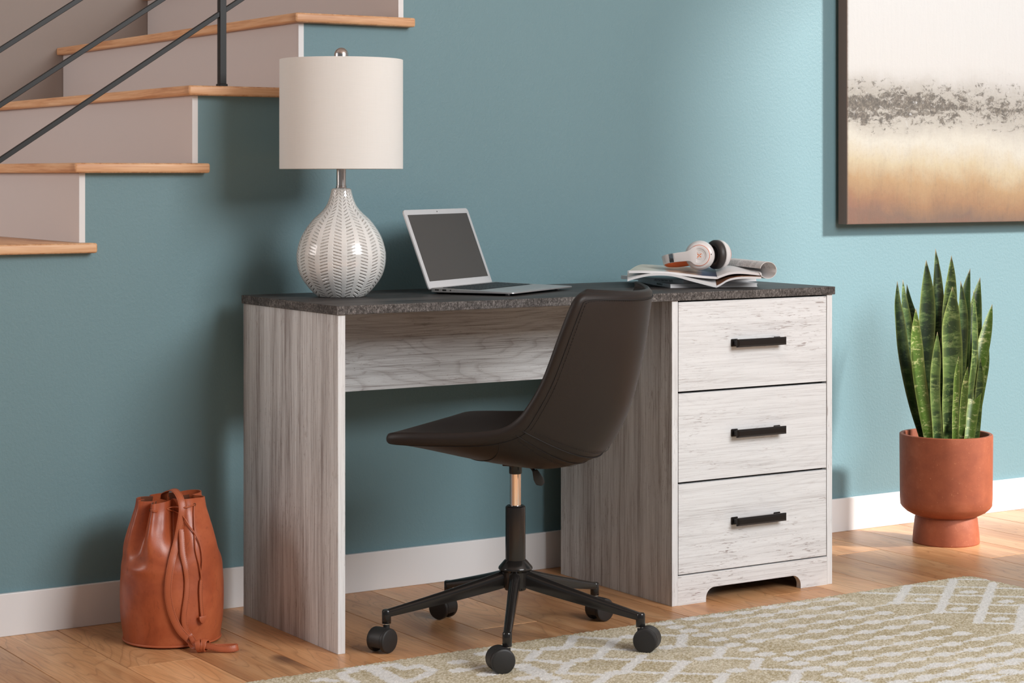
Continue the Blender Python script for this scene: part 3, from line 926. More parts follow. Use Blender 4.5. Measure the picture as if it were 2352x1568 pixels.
path = [(i, -0.962) for i in np.linspace(SEAM + 1, top_i - 1.2, 30)] + [(top_i - 0.5, -0.93)] + [(top_i + 0.1, w) for w in np.linspace(-0.76, 0.76, 26)] + [(top_i - 0.5, 0.93)] + [(i, 0.962) for i in np.linspace(top_i - 1.2, SEAM + 1, 30)]
dashes([outer_pt(i, w, 0.0007) for i, w in path], 0.0045, 0.0028, 0.0006, bm)
dashes([outer_pt(SEAM + 0.9, w, 0.0007) for w in np.linspace(-0.93, 0.93, 50)], 0.0045, 0.0028, 0.0006, bm)
dashes([outer_pt(SEAM - 2.3, w, 0.0007) for w in np.linspace(-0.95, 0.95, 50)], 0.0045, 0.0028, 0.0005, bm)
obj('stitching', bm, M['stitch'], ch)['kind'] = 'stuff'

obj('seat_mount', merge(lathe([(0, .4105), (.0145, .4105), (.0145, .386), (.0135, .384), (0, .384)], 32), box(-0.035, 0.035, -0.075, 0.018, 0.4045, 0.4105, 0.001, 1)), M['chairmetal'], ch, 40)
obj('gas_lift', lathe([(0, .392), (.0128, .392), (.0128, .300), (0, .300)], 40), M['chrome'], ch, 40, label='chrome piston')
obj('column_cover', lathe([(.0136, .306), (.0136, .3125), (.0190, .3130), (.0222, .3105), (.0226, .308), (.0226, .190), (0, .190)], 48), M['chairmetal'], ch, 40)
hub = lathe([(0, .192), (.0235, .192), (.0260, .1900), (.0375, .1765), (.0385, .1740), (.0385, .1720), (.0335, .1665), (.0325, .160), (.0320, .134), (.0310, .1315), (.0245, .1310), (.0240, .1255), (.0228, .1245), (0, .1245)], 48)
obj('hub', hub, M['chairmetal'], ch, 30)
TH = 2.8245 - math.radians(36)
def leg_bm(a):
    bm = NB()
    d = Vector((math.cos(a), math.sin(a), 0))
    n = 14
    pts, sc = [], []
    for k in range(n + 1):
        t = k / n
        r = 0.026 + (0.2937 - 0.026) * t
        ztop = 0.169 - (0.169 - 0.0955) * (t ** 0.93)
        hh = 0.036 - 0.020 * t
        pts.append(d * r + Vector((0, 0, ztop - hh / 2)))
        sc.append(((0.0255 - 0.0075 * t) / 0.02, hh / 0.02))
    sec = []
    for k in range(9):
        q = PI * k / 8
        sec.append((0.010 * math.cos(q), 0.002 + 0.008 * math.sin(q)))
    sec += [(-0.0088, -0.010), (0.0088, -0.010)]
    sweep(pts, sec, scale=sc, bm=bm)
    e = d * 0.2937
    s = lathe([(0, .0955), (.0085, .0950), (.0102, .0925), (.0102, .066), (.0093, .0648), (0, .0648)], 20)
    merge(bm, s, Matrix.Translation(e))
    return bm
for k in range(5):
    obj('leg', leg_bm(TH + k * 2 * PI / 5), M['chairmetal'], ch, 40)
# twin-wheel casters: axle direction (world angle) and side on which the wheel trails
CAST = [(290, 0, 0.0), (255, 0, 0.0085), (219, 180, 0.0085), (277, 180, 0.0), (202, 0, 0.0)]
def hood_bm(R, w):
    bm = NB()
    sec_n = 22
    a0, a1 = math.radians(-28), math.radians(205)
    A, B, A2, B2 = [], [], [], []
    for k in range(sec_n + 1):
        a = a0 + (a1 - a0) * k / sec_n
        for lst, r, y in ((A, R, -w), (B, R, w), (A2, R - 0.003, -w), (B2, R - 0.003, w)):
            lst.append(bm.verts.new((r * math.cos(a), y, r * math.sin(a))))
    for k in range(sec_n):
        bm.faces.new((A[k], A[k + 1], B[k + 1], B[k])); bm.faces.new((A2[k], B2[k], B2[k + 1], A2[k + 1]))
        bm.faces.new((A[k], A2[k], A2[k + 1], A[k + 1])); bm.faces.new((B[k], B[k + 1], B2[k + 1], B2[k]))
    bm.faces.new((A[0], B[0], B2[0], A2[0])); bm.faces.new((A[-1], A2[-1], B2[-1], B[-1]))
    return bm
ends = [(0.0, 0)] 
for k, (na, flip, zo) in enumerate(CAST):
    a = TH + k * 2 * PI / 5
    # wheel centre trails behind the stem, axle along (na)
    ax = math.radians(na - 36)
    tr = ax - PI / 2 if flip == 0 else ax + PI / 2
    tip = Vector((0.2937 * math.cos(a), 0.2937 * math.sin(a), 0))
    off = Vector((math.cos(tr), math.sin(tr), 0)) * 0.0150
    R = 0.0272
    zc = R + zo - (0.0015 if zo else 0)
    c = tip + off + Vector((0, 0, zc))
    ca = Matrix.Translation(c) @ Matrix.Rotation(ax - PI / 2, 4, 'Z')
    bm = NB()
    # in this frame +y is the axle; -x or +x is the stem side
    sx = -off.length if (Matrix.Rotation(-(ax - PI / 2), 4, 'Z') @ off).x > 0 else off.length
    stem = lathe([(0, .0662), (.0072, .0662), (.0072, zc + 0.008), (0, zc + 0.008)], 16)
    merge(bm, stem, Matrix.Translation((sx, 0, -zc)))
    h = hood_bm(R, 0.0145)
    if sx > 0:
        bmesh.ops.transform(h, matrix=Matrix.Rotation(PI, 4, 'Z'), verts=h.verts)
    merge(bm, h)
    box(-0.012, 0.012, -0.004, 0.004, -0.012, R - 0.002, 0.001, 1, bm=bm)
    ring = lathe([(.0075, .0655), (.0098, .0652), (.0098, .0640), (.0075, .0637)], 20)
    cst = obj('caster', bm, M['casterplastic'], ch, 40)
    cst.matrix_local = ca
    for s_ in (-1, 1):
        w = lathe([(0, .0), (.0235, .0), (.0262, .0012), (.0268, .003), (.0268, .0085), (.0258, .0108), (.0235, .0120), (.0225, .0123), (0, .0128)], 40)
        Mx = Matrix.Rotation(-s_ * PI / 2, 4, 'X')
        bmesh.ops.transform(w, matrix=Mx, verts=w.verts)
        bmesh.ops.translate(w, vec=(0, s_ * 0.0118, 0), verts=w.verts)
        obj('wheel', w, M['casterplastic'], cst, 35)
    obj('stem_ring', ring, M['chrome'], ch, 40, label='thin chrome ring above the caster').location = tip
# height lever under the seat
def cam_local(rx, aw, z, rz=36):
    """offset right of / away from the viewer's side of the chair axis, in chair coordinates"""
    a = math.radians(-32.68 - rz)
    return Vector((rx * math.cos(a) - aw * math.sin(a), rx * math.sin(a) + aw * math.cos(a), z))
bm = NB()
tube([cam_local(0.015, -0.005, .408), cam_local(0.036, -0.03, .402), cam_local(0.044, -0.045, .392)], 0.004, 8, bm)
pad = prism([(-0.009, 0.012), (0.002, 0.016), (0.016, -0.004), (0.019, -0.014), (0.012, -0.021), (0.000, -0.019), (-0.006, -0.008)], 'y', -0.004, 0.004, 0.002, 2)
merge(bm, pad, Matrix.Translation(cam_local(0.046, -0.048, .385)) @ Matrix.Rotation(math.radians(-32.68 - 36), 4, 'Z'))
obj('height_lever', bm, M['casterplastic'], ch, 40)

for o_ in ch.children:
    if o_.name.split('.')[0] != 'caster':
        o_.location.z -= 0.0045

# ================================================================== TABLE LAMP
DZ = 0.762
la = thing('table_lamp', 'white textured ceramic table lamp with a cream drum shade on the desk', 'lamp', (0.165, 0.2963, DZ))
vp = [(1480,0),(1480,285),(1472,305),(1420,365),(1350,430),(1250,503),(1150,548),(1050,569),(950,574),(900,570),(800,548),(700,510),(600,452),(500,376),(450,325),(400,270),(350,225),(300,190),(250,168),(200,150),(150,138),(110,129),(100,126)]
prof = [((1480 - y) / 5468, r / 5468) for y, r in vp]
sm = catmull(prof[2:], 5)
pr = [(prof[0][1], prof[0][0]), (prof[1][1], prof[1][0])] + [(p[1], p[0]) for p in sm] + [(0.0215, 0.2535), (0.0195, 0.2548), (0, 0.2548)]
obj('ceramic_base', lathe(pr, 120), M['ceramic'], la, 50)
obj('neck', lathe([(0, .2540), (.0128, .2540), (.0130, .2565), (.0120, .2575), (.0120, .2588), (.0128, .2595), (.0128, .2605), (.0113, .2612), (.0113, .345), (0, .345)], 48), M['nickel'], la, 35, label='brushed metal neck')
s0, s1, sr = 0.3005, 0.5565, 0.1450
obj('lamp_shade', lathe([(sr, s0), (sr, s1), (sr - 0.0012, s1 + 0.0006), (sr - 0.0024, s1), (sr - 0.0024, s0), (sr - 0.0012, s0 - 0.0006)], 128, close=True), M['shade'], la, 50)
bm = NB()
for k in range(3):
    a = 2 * PI * k / 3 + 0.4
    tube([(0.004 * math.cos(a), 0.004 * math.sin(a), s1 - 0.012), (0.05 * math.cos(a), 0.05 * math.sin(a), s1 - 0.012), ((sr - 0.003) * math.cos(a), (sr - 0.003) * math.sin(a), s1 - 0.004)], 0.0013, 6, bm)
merge(bm, lathe([(0, .345), (.004, .345), (.004, s1 + 0.002), (0, s1 + 0.002)], 12))
obj('shade_fitter', bm, M['nickel'], la, 40)
obj('finial', lathe([(0, s1 - 0.010), (.0168, s1 - 0.010), (.0168, s1 + 0.0120)] + [(0.0168 * math.cos(math.radians(a)), s1 + 0.012 + 0.0168 * math.sin(math.radians(a))) for a in range(10, 90, 8)] + [(0, s1 + 0.0288)], 48), M['nickel'], la, 35, label='rounded metal finial')

# ================================================================== LAPTOP
lp = thing('laptop', 'thin silver laptop standing open with a blank dark screen on the desk', 'laptop', (0.3936, 0.2737, DZ), 0.527)
LW, LD, LL, LT = 0.3278, 0.2245, 0.206, math.radians(21.2)
# wedge-shaped base
def rounded_plan(x0, x1, y0, y1, r, n=6):
    out = []
    for cx, cy, a0 in ((x1 - r, y1 - r, 0), (x0 + r, y1 - r, 90), (x0 + r, y0 + r, 180), (x1 - r, y0 + r, 270)):
        for k in range(n + 1):
            a = math.radians(a0 + 90 * k / n)
            out.append((cx + r * math.cos(a), cy + r * math.sin(a)))
    return out
pl = rounded_plan(0, LW, -LD, 0, 0.009)
bm = NB()
def topz(y): return 0.0145 - 0.0055 * (-y / LD)
def botz(y): return 0.0015 + 0.0050 * (-y / LD)
A = [bm.verts.new((x, y, topz(y))) for x, y in pl]
B = [bm.verts.new((x, y, topz(y) - 0.0028 - 0.0068 * (1 + y / LD))) for x, y in pl]
pl2 = rounded_plan(0.010, LW - 0.010, -LD + 0.012, -0.006, 0.009)
D = [bm.verts.new((x, y, botz(y))) for x, y in pl2]
bm.faces.new(A); bm.faces.new(D[::-1])
m_ = len(pl)
for k in range(m_):
    k2 = (k + 1) % m_
    bm.faces.new((A[k], B[k], B[k2], A[k2])); bm.faces.new((B[k], D[k], D[k2], B[k2]))
es = [e for e in bm.edges if all(v in A for v in e.verts)]
bmesh.ops.bevel(bm, geom=es, offset=0.0007, segments=2, profile=0.5, affect='EDGES')
for fx in (0.03, LW - 0.03):
    for fy in (-0.03, -LD + 0.03):
        merge(bm, lathe([(0, 0), (.006, 0), (.007, botz(fy) + 0.001), (0, botz(fy) + 0.001)], 12), Matrix.Translation((fx, fy, 0)))
base = obj('base', bm, M['alu'], lp, 30)
# keyboard: recessed dark field with raised keys
tilt = math.atan2(0.0055, LD)
Mk = Matrix.Translation((0, 0, 0.0145)) @ Matrix.Rotation(tilt, 4, 'X')
bm = box(0.022, LW - 0.022, -0.122, -0.020, -0.0005, 0.0002)
rows_ = [14, 14, 14, 13, 12, 9]
for r_i, n_k in enumerate(rows_):
    y0 = -0.0215 - r_i * 0.0168 if r_i else -0.0212
    hgt = 0.0145 if r_i else 0.0095
    if r_i: y0 += 0.004
    x = 0.0235
    tot = LW - 0.047
    wds = [1.0] * n_k
    if n_k == 13: wds[0] = wds[-1] = 1.45
    if n_k == 12: wds[0] = wds[-1] = 1.95
    if n_k == 9: wds[4] = 5.0
    sc_ = tot / sum(wds)
    for wd in wds:
        box(x + 0.0012, x + wd * sc_ - 0.0012, y0 - hgt, y0, 0.0002, 0.0011, 0.0004, 1, bm=bm)
        x += wd * sc_
bmesh.ops.transform(bm, matrix=Mk, verts=bm.verts)
obj('keyboard', bm, M['key'], lp)
bm = box(LW / 2 - 0.053, LW / 2 + 0.053, -0.208, -0.129, -0.0003, 0.0003)
bmesh.ops.transform(bm, matrix=Mk, verts=bm.verts)
obj('trackpad', bm, plain('trackpad_glass', (0.50, 0.50, 0.505), 0.28, metal=0.4), lp)
bm = NB()
for y0, w_, h_ in ((-0.030, 0.006, 0.0010),):
    pass
box(-0.0004, 0.0006, -0.024, -0.013, 0.0088, 0.0118, 0.0004, 1, bm=bm)
box(-0.0004, 0.0006, -0.0445, -0.0335, 0.0082, 0.0122, 0.0004, 1, bm=bm)
c_ = lathe([(0, 0), (.0017, 0), (.0017, .001), (0, .001)], 14)
merge(bm, c_, Matrix.Translation((-0.0006, -0.0560, 0.0100)) @ Matrix.Rotation(PI / 2, 4, 'Y'))
c_ = lathe([(0, 0), (.0005, 0), (.0005, .001), (0, .001)], 8)
merge(bm, c_, Matrix.Translation((-0.0006, -0.0660, 0.0100)) @ Matrix.Rotation(PI / 2, 4, 'Y'))
obj('ports', bm, M['port'], lp)
# lid
Ml = Matrix.Translation((0, 0.0015, 0.0090)) @ Matrix.Rotation(-LT, 4, 'X')
pl = rounded_plan(0, LW, 0, LL, 0.010)
bm = prism(pl, 'y', -0.0006, 0.0044)   # polygon is (x, z)
bevel_all(bm, 0.0010, 2, 40)
bmesh.ops.transform(bm, matrix=Ml, verts=bm.verts)
lid = obj('lid', bm, M['bezel'], lp, 30)
bm = box(0.0135, LW - 0.0135, -0.0012, -0.0004, 0.0215, LL - 0.0135)
bmesh.ops.transform(bm, matrix=Ml, verts=bm.verts)
obj('screen', bm, M['screen'], lid)
bm = NB()
merge(bm, lathe([(0, 0), (.0016, 0), (.0016, .0008), (0, .0008)], 16), Matrix.Translation((LW / 2, -0.0004, LL - 0.0068)) @ Matrix.Rotation(PI / 2, 4, 'X'))
bmesh.ops.transform(bm, matrix=Ml, verts=bm.verts)
obj('webcam', bm, M['port'], lid)
bm = NB()
tube([(0.045, 0.0012, 0.0095), (LW - 0.045, 0.0012, 0.0095)], 0.0048, 16, bm)
obj('hinge', bm, M['alu'], lp, 40)

# ================================================================== MAGAZINES
def text(body, size, parent, mat, M4, name='spine_lettering', ext=0.0001, align='LEFT'):
    cu = bpy.data.curves.new(name, 'FONT')
    cu.body = body; cu.size = size; cu.extrude = ext; cu.resolution_u = 2
    cu.align_x = align
    cu.materials.append(mat)
    tmp = bpy.data.objects.new('lettering_curve', cu)
    me = bpy.data.meshes.new_from_object(tmp)
    bpy.data.objects.remove(tmp)
    if not me.materials:
        me.materials.append(mat)
    o = bpy.data.objects.new(name, me)
    C.objects.link(o); o.parent = parent
    o.matrix_local = M4
    return o
def flat_mag(label, x, y, z, rz, w, d, h, spine_txt, cover):
    t = thing('magazine', label, 'magazine', (x, y, z), math.radians(rz), 'magazines piled on the desk')
    c = 0.0006
    bm = box(0, w, 0, d, 0, c)
    box(0, w, 0, d, h - c, h, bm=bm)
    box(0, c, 0, d, c, h - c, bm=bm)
    obj('cover', bm, cover, t)
    bm = NB()
    n = 9
    for k in range(n):
        z0 = c + (h - 2 * c) * k / n
        box(c, w - 0.0015 - 0.0006 * (k % 2), 0.0005 + 0.0004 * ((k * 7) % 3) / 2, d - 0.001, z0, z0 + (h - 2 * c) / n * 0.93, bm=bm)
    obj('pages', bm, M['paper'], t)
    for body, size, yy in spine_txt:
        Mt = Matrix.Translation((-0.0002, yy, h * 0.26)) @ Matrix.Rotation(-PI / 2, 4, 'Z') @ Matrix.Rotation(PI / 2, 4, 'X')
        text(body, size, t, M['ink'], Mt)
    return t
flat_mag('white-spined magazine lying flat on the desk top at the bottom of the pile', 1.0392, 0.1722, DZ, -19.8, 0.233, 0.290, 0.0095,
         [('DECORATIVE ART', 0.0062, 0.118)], M['cover_white'])
flat_mag('white-spined magazine with black lettering, second from the bottom of the pile', 1.0788, 0.1696, DZ + 0.0097, -1.2, 0.236, 0.280, 0.0092,
         [('LIFESTYLE FOR EVERY TASTE', 0.0064, 0.128)], M['cover_white'])

def profile_fn(tab):
    xs = [p[0] for p in tab]; zs = [p[1] for p in tab]
    P = catmull(tab, 6)
    px = np.array([p[0] for p in P]); pz = np.array([p[1] for p in P])
    return lambda w: float(np.interp(w, px, pz))
def page_block(w0, w1, prof, basef, d, th, n=36, taper=0.0, m=10, skew=0.0, wref=1.0):
    bm = NB()
    top, bot = [], []
    for i in range(n + 1):
        w = w0 + (w1 - w0) * i / n
        rt, rb = [], []
        for j in range(m + 1):
            t = d * j / m
            z = prof(w) + basef(t, w)
            rb.append(Vector((w + skew * t * abs(w) / wref, t, z)))
            rt.append(Vector((w + skew * t * abs(w) / wref, t, z + th)))
        top.append(rt); bot.append(rb)
    T = grid_mesh(bm, top); Bt = grid_mesh(bm, bot)
    for i in range(n):
        bm.faces.new((T[i][0], T[i + 1][0], Bt[i + 1][0], Bt[i][0])); bm.faces.new((T[i][-1], Bt[i][-1], Bt[i + 1][-1], T[i + 1][-1]))
    for j in range(m):
        bm.faces.new((T[0][j], Bt[0][j], Bt[0][j + 1], T[0][j + 1])); bm.faces.new((T[-1][j], T[-1][j + 1], Bt[-1][j + 1], Bt[-1][j]))
    return bm
def page_mat(name, kind):
    m = Mat(name, rough=0.5, spec=0.2)
    c = m.coords()
    x = m.sep(c)[0]; y = m.sep(c)[1]
    n = m.noise(c, 26, 5, 0.6, 1.0)
    if kind == 'photo':
        q = m.math('ADD', m.math('MULTIPLY', x, 4.5), m.math('ADD', 0.90, m.math('MULTIPLY', n, 0.22)))
        col = m.ramp(q, [(0.0, (0.50, 0.53, 0.46)), (0.27, (0.62, 0.64, 0.58)), (0.42, (0.52, 0.62, 0.62)), (0.46, (0.55, 0.34, 0.24)), (0.58, (0.62, 0.42, 0.30)), (0.68, (0.32, 0.20, 0.14)), (0.78, (0.50, 0.34, 0.25)), (0.86, (0.09, 0.12, 0.20)), (1.0, (0.06, 0.065, 0.10))])
    elif kind == 'brown':
        col = m.ramp(n, [(0.3, (0.06, 0.025, 0.015)), (0.5, (0.22, 0.09, 0.045)), (0.7, (0.40, 0.24, 0.16))])
    else:  # printed text columns
        u = m.math('FRACT', m.math('MULTIPLY', y, 1 / 0.0042))
        ln = m.math('GREATER_THAN', u, 0.55)
        wd = m.math('GREATER_THAN', m.noise(m.coords(scale=(380, 238, 380)), 1.0, 0, 0.5), 0.42)
        col = m.mix(m.math('MULTIPLY', ln, wd), (0.70, 0.64, 0.62), (0.30, 0.27, 0.27))
    # leave the cut edges of the paper white
    geo = m.n('ShaderNodeNewGeometry')
    m.color(col)
    return m.m
def open_mag(label, x, y, z, rz, profL, profR, th, base, dL, photo, wL, wR, roll, skew=0.0):
    t = thing('open_magazine', label, 'magazine', (x, y, z), math.radians(rz), 'magazines piled on the desk')
    for nm, w0, w1 in (('left_pages', -wL, -0.0003), ('right_pages', 0.0003, wR)):
        bm = page_block(w0, w1, profL if w1 < 0.001 else profR, base, dL, th, skew=skew if w1 < 0.001 else 0.0, wref=wL)
        o = obj(nm, bm, M['paper'], t, 50)
        o.data.materials.append(photo[0] if nm == 'left_pages' else photo[1])
        for p in o.data.polygons:
            if p.normal.z > 0.6:
                p.material_index = 1
    return t
zl = 0.7643
loL = profile_fn([(-.224,.7795-zl),(-.208,.7848-zl),(-.185,.7904-zl),(-.165,.7937-zl),(-.139,.7949-zl),(-.114,.7931-zl),(-.090,.7879-zl),(-.064,.7805-zl),(-.036,.7732-zl),(0,0)])
loR = profile_fn([(0,0),(.010,.0053),(.025,.0145),(.038,.0193),(.056,.0222),(.084,.0232),(.13,.0222)])
base_lo = lambda t, w: min(t / 0.10, 1.0) * max(0.0, 0.0182 - max(0, (loL if w < 0 else loR)(w)) * 0.55)
photo = page_mat('magazine_photo_page', 'photo')
brown = page_mat('magazine_brown_photo_page', 'brown')
textp = page_mat('magazine_text_page', 'text')
om = open_mag('open magazine draped over the flat magazines, beneath the topmost open one', 1.116, 0.082, zl, -36, loL, loR, 0.0052, base_lo, 0.265, (M['paper'], brown), 0.224, 0.112, None)
Mt = Matrix.Translation((-0.004, -0.0004, 0.0010)) @ Matrix.Rotation(PI / 2, 4, 'X') @ Matrix.Rotation(0.2, 4, 'Z')
zu = 0.7850
upL = profile_fn([(-.222,.7998-zu),(-.187,.8000-zu),(-.150,.7987-zu),(-.112,.7964-zu),(-.075,.7921-zu),(-.038,.7878-zu),(0,0)])
upR = profile_fn([(0,0),(.014,.0058),(.031,.0114),(.050,.0137),(.074,.0129),(.102,.0101),(.126,.0083)])
base_up = lambda t, w: 0.0035 * math.sin(PI * min(1.0, t / 0.26) * 0.9) + (0.010 * min(t / 0.1, 1.0) * max(0.0, 1 - abs(w) / 0.12)) + (0.006 * math.sin(PI * t / 0.26) * max(0.0, -w - 0.12) / 0.1)
ou = open_mag('topmost open magazine with photo spread and a page rolled up, under the headphones', 1.127, 0.094, zu, -36, upL, upR, 0.0062, base_up, 0.262, (photo, M['paper']), 0.222, 0.112, None, 0.22)
# the rolled page at the right of the topmost magazine
bm = NB()
rc, rz0 = 0.0226, 0.0083 + 0.0048
Rl = 0.160
rows_o, rows_i = [], []
nA = 40
for k in range(nA + 1):
    a = math.radians(-165 + 335 * k / nA)
    rr_ = rc - 0.0022 * k / nA
    for rows, dr in ((rows_o, 0.0), (rows_i, -0.0012)):
        rows.append([Vector((0.128 + (rr_ + dr) * math.cos(a) - 0.50 * q * Rl, -0.002 + 0.86 * q * Rl, 0.0237 + (rr_ + dr) * math.sin(a) + 0.003 * q)) for q in (0, .25, .5, .75, 1)])
O = grid_mesh(bm, rows_o); I = grid_mesh(bm, rows_i)
for k in range(nA):
    bm.faces.new((O[k][0], O[k + 1][0], I[k + 1][0], I[k][0])); bm.faces.new((O[k][-1], I[k][-1], I[k + 1][-1], O[k + 1][-1]))
for q in range(4):
    bm.faces.new((O[0][q], I[0][q], I[0][q + 1], O[0][q + 1])); bm.faces.new((O[-1][q], O[-1][q + 1], I[-1][q + 1], I[-1][q]))
def roll_mat():
    m = Mat('rolled_text_page', rough=0.5, spec=0.35)
    c = m.coords()
    s = m.sep(c)
    ln = m.math('GREATER_THAN', m.math('FRACT', m.math('MULTIPLY', s[1], 1 / 0.0040)), 0.52)
    colm = m.math('GREATER_THAN', m.math('FRACT', m.math('ADD', m.math('MULTIPLY', s[1], 1 / 0.052), 0.35)), 0.14)
    wd = m.math('GREATER_THAN', m.noise(m.coords(scale=(260, 250, 560)), 1.0, 0, 0.5), 0.40)
    zone = m.math('MULTIPLY', m.math('GREATER_THAN', s[2], 0.026), m.math('LESS_THAN', s[2], 0.044))
    edge = m.math('GREATER_THAN', s[1], 0.022)
    f = m.math('MULTIPLY', m.math('MULTIPLY', m.math('MULTIPLY', ln, colm), m.math('MULTIPLY', wd, zone)), edge)
    m.color(m.mix(m.math('MULTIPLY', f, 0.75), (0.82, 0.785, 0.775), (0.34, 0.32, 0.32)))
    return m.m
obj('rolled_page', bm, roll_mat(), ou, 60)

# ================================================================== HEADPHONES
hp = thing('headphones', 'pearl white over-ear headphones with orange trim resting on the magazine pile', 'headphones', (1.100, 0.130, 0.8445), math.radians(-32.68))
hp.scale = (0.97, 0.97, 0.97)
def cup(center, normal, face):
    """round ear cup, outer side along 'normal' (x right, y away, z up)"""
    n = Vector(normal).normalized()
    q = Vector((0, 0, 1)).rotation_difference(n).to_matrix().to_4x4()
    Mx = Matrix.Translation(center) @ q
    bm = lathe([(0, .0185), (.0105, .0185), (.0110, .0180), (.0175, .0192), (.0185, .0203), (.0240, .0208), (.0262, .0200), (.0268, .0180), (.0275, .0172), (.0330, .0140), (.0370, .0070), (.0385, .0010), (.0388, -.0030), (.0370, -.0048), (0, -.0048)], 72)
    bmesh.ops.transform(bm, matrix=Mx, verts=bm.verts)
    c = obj('ear_cup', bm, M['pearl'], hp, 28)
    bm = lathe([(.0264, .0196), (.0272, .0196), (.0276, .0180), (.0276, .0160), (.0264, .0160)], 72, close=True)
    bmesh.ops.transform(bm, matrix=Mx, verts=bm.verts)
    obj('trim_ring', bm, M['orange'], c, 30, label='thin orange ring')
    bm = lathe([(.0375, -.0048), (.0385, -.0070), (.0383, -.0150), (.0350, -.0215), (.0290, -.0235), (.0235, -.0215), (.0220, -.0170), (.0220, -.0048)], 64, close=True)
    bmesh.ops.transform(bm, matrix=Mx, verts=bm.verts)
    pd = obj('ear_pad', bm, M['pad'], c, 50, label='dark leather ear pad')
    bm = lathe([(0, -.0110), (.0225, -.0110), (.0225, -.0049), (0, -.0049)], 40)
    bmesh.ops.transform(bm, matrix=Mx, verts=bm.verts)
    obj('speaker_mesh', bm, M['padmesh'], c, 30)
    return c, Mx
n1 = Vector((-0.17, -0.985, 0.03)).normalized()
c1, M1 = cup((0.0, 0.0, 0.0), n1, True)
n2 = Vector((0.845, 0.535, -0.02)).normalized()
c2c = Vector((0.0560, 0.0560, 0.0))
c2, M2 = cup(c2c, n2, False)
# logo: five squares in an X plus four small dots, on the outer disc
sx_ = Vector((0, 0, 1)).cross(-n1).normalized() * -1
sx_ = Vector((-n1.y, n1.x, 0)).normalized()
sz_ = n1.cross(sx_).normalized()
if sz_.z < 0: sz_ = -sz_
bm = NB()
def sq(cx, cz, h, ang):
    vs = []
    for k in range(4):
        a = math.radians(ang + 90 * k)
        p = n1 * 0.0187 + sx_ * (cx + h * math.cos(a)) + sz_ * (cz + h * math.sin(a))
        vs.append((p, p + n1 * 0.0003))
    A = [bm.verts.new(v[0]) for v in vs]; B = [bm.verts.new(v[1]) for v in vs]
    bm.faces.new(A); bm.faces.new(B)
    for k in range(4):
        bm.faces.new((A[k], A[(k + 1) % 4], B[(k + 1) % 4], B[k]))
for cx, cz, h in ((0, 0, .0020), (-.0031, .0028, .0021), (.0033, .0030, .0021), (-.0030, -.0032, .0021), (.0034, -.0030, .0021), (-.0049, .0066, .0010), (.0066, .0050, .0010), (-.0049, -.0063, .0010)):
    sq(cx, cz, h, 3)
obj('logo', bm, M['logo_orange'], c1)
bm = NB()
p = n1 * 0.0150 + sx_ * 0.0312 + sz_ * 0.0030
merge(bm, lathe([(0, 0), (.0013, 0), (.0013, .0018), (0, .0018)], 16), Matrix.Translation(p - n1 * 0.0009) @ Vector((0, 0, 1)).rotation_difference(n1).to_matrix().to_4x4())
obj('jack_socket', bm, M['port'], c1)
# arm that blends into the near cup
bm = NB()
pts = [(-0.012, -0.0185, 0.0), (-0.020, -0.0185, 0.0), (-0.027, -0.0180, -0.0005), (-0.034, -0.0165, -0.0015), (-0.042, -0.0145, -0.0025), (-0.054, -0.0110, -0.0040), (-0.0665, -0.0070, -0.0058)]
hs_ = [2.05, 1.75, 1.30, 1.08, 1.02, 1.0, 0.96]
pp = catmull(pts, 4); hh_ = catmull([(h,) for h in hs_], 4)
sweep(pp, rrect(0.0245, 0.0048, 0.0018, 3), up=(0, -1, 0), scale=[(float(h[0]), 1.0) for h in hh_], bm=bm)
obj('yoke', bm, M['pearl'], hp, 50)
# headband: a flat U lying on its side, white outside, orange padding inside
U = [(-0.0665, -0.0070, -0.0058), (-0.0790, -0.0010, -0.0080), (-0.0890, 0.0080, -0.0110), (-0.0935, 0.0210, -0.0145), (-0.0900, 0.0360, -0.0180), (-0.0780, 0.0500, -0.0205), (-0.0580, 0.0620, -0.0215), (-0.0300, 0.0740, -0.0190), (0.0000, 0.0830, -0.0120), (0.0300, 0.0880, -0.0050), (0.0600, 0.0860, 0.0), (0.0740, 0.0760, 0.0)]
UP = catmull(U, 6)
def inward(i):
    return (Vector((-0.02, 0.03, 0)) - Vector(UP[i])).normalized()
bm = NB()
sweep(UP, rrect(0.0235, 0.0040, 0.0018, 3), bm=bm, ups=[inward(i) for i in range(len(UP))])
obj('headband', bm, M['pearl'], hp, 50)
bm = NB()
sub = UP[6:52]
sweep([Vector(p) + inward(6 + k) * 0.0040 + Vector((0, 0, -0.0035)) for k, p in enumerate(sub)], rrect(0.0215, 0.0050, 0.0022, 3), bm=bm, ups=[inward(6 + k) for k in range(len(sub))])
obj('headband_padding', bm, M['orange'], hp, 50, label='orange rubber padding')
bm = NB()
sweep(UP[1:7], rrect(0.0242, 0.0046, 0.0018, 3), bm=bm, ups=[inward(i) for i in range(1, 7)])
obj('steel_band', bm, M['steel'], hp, 50, label='polished steel slider')

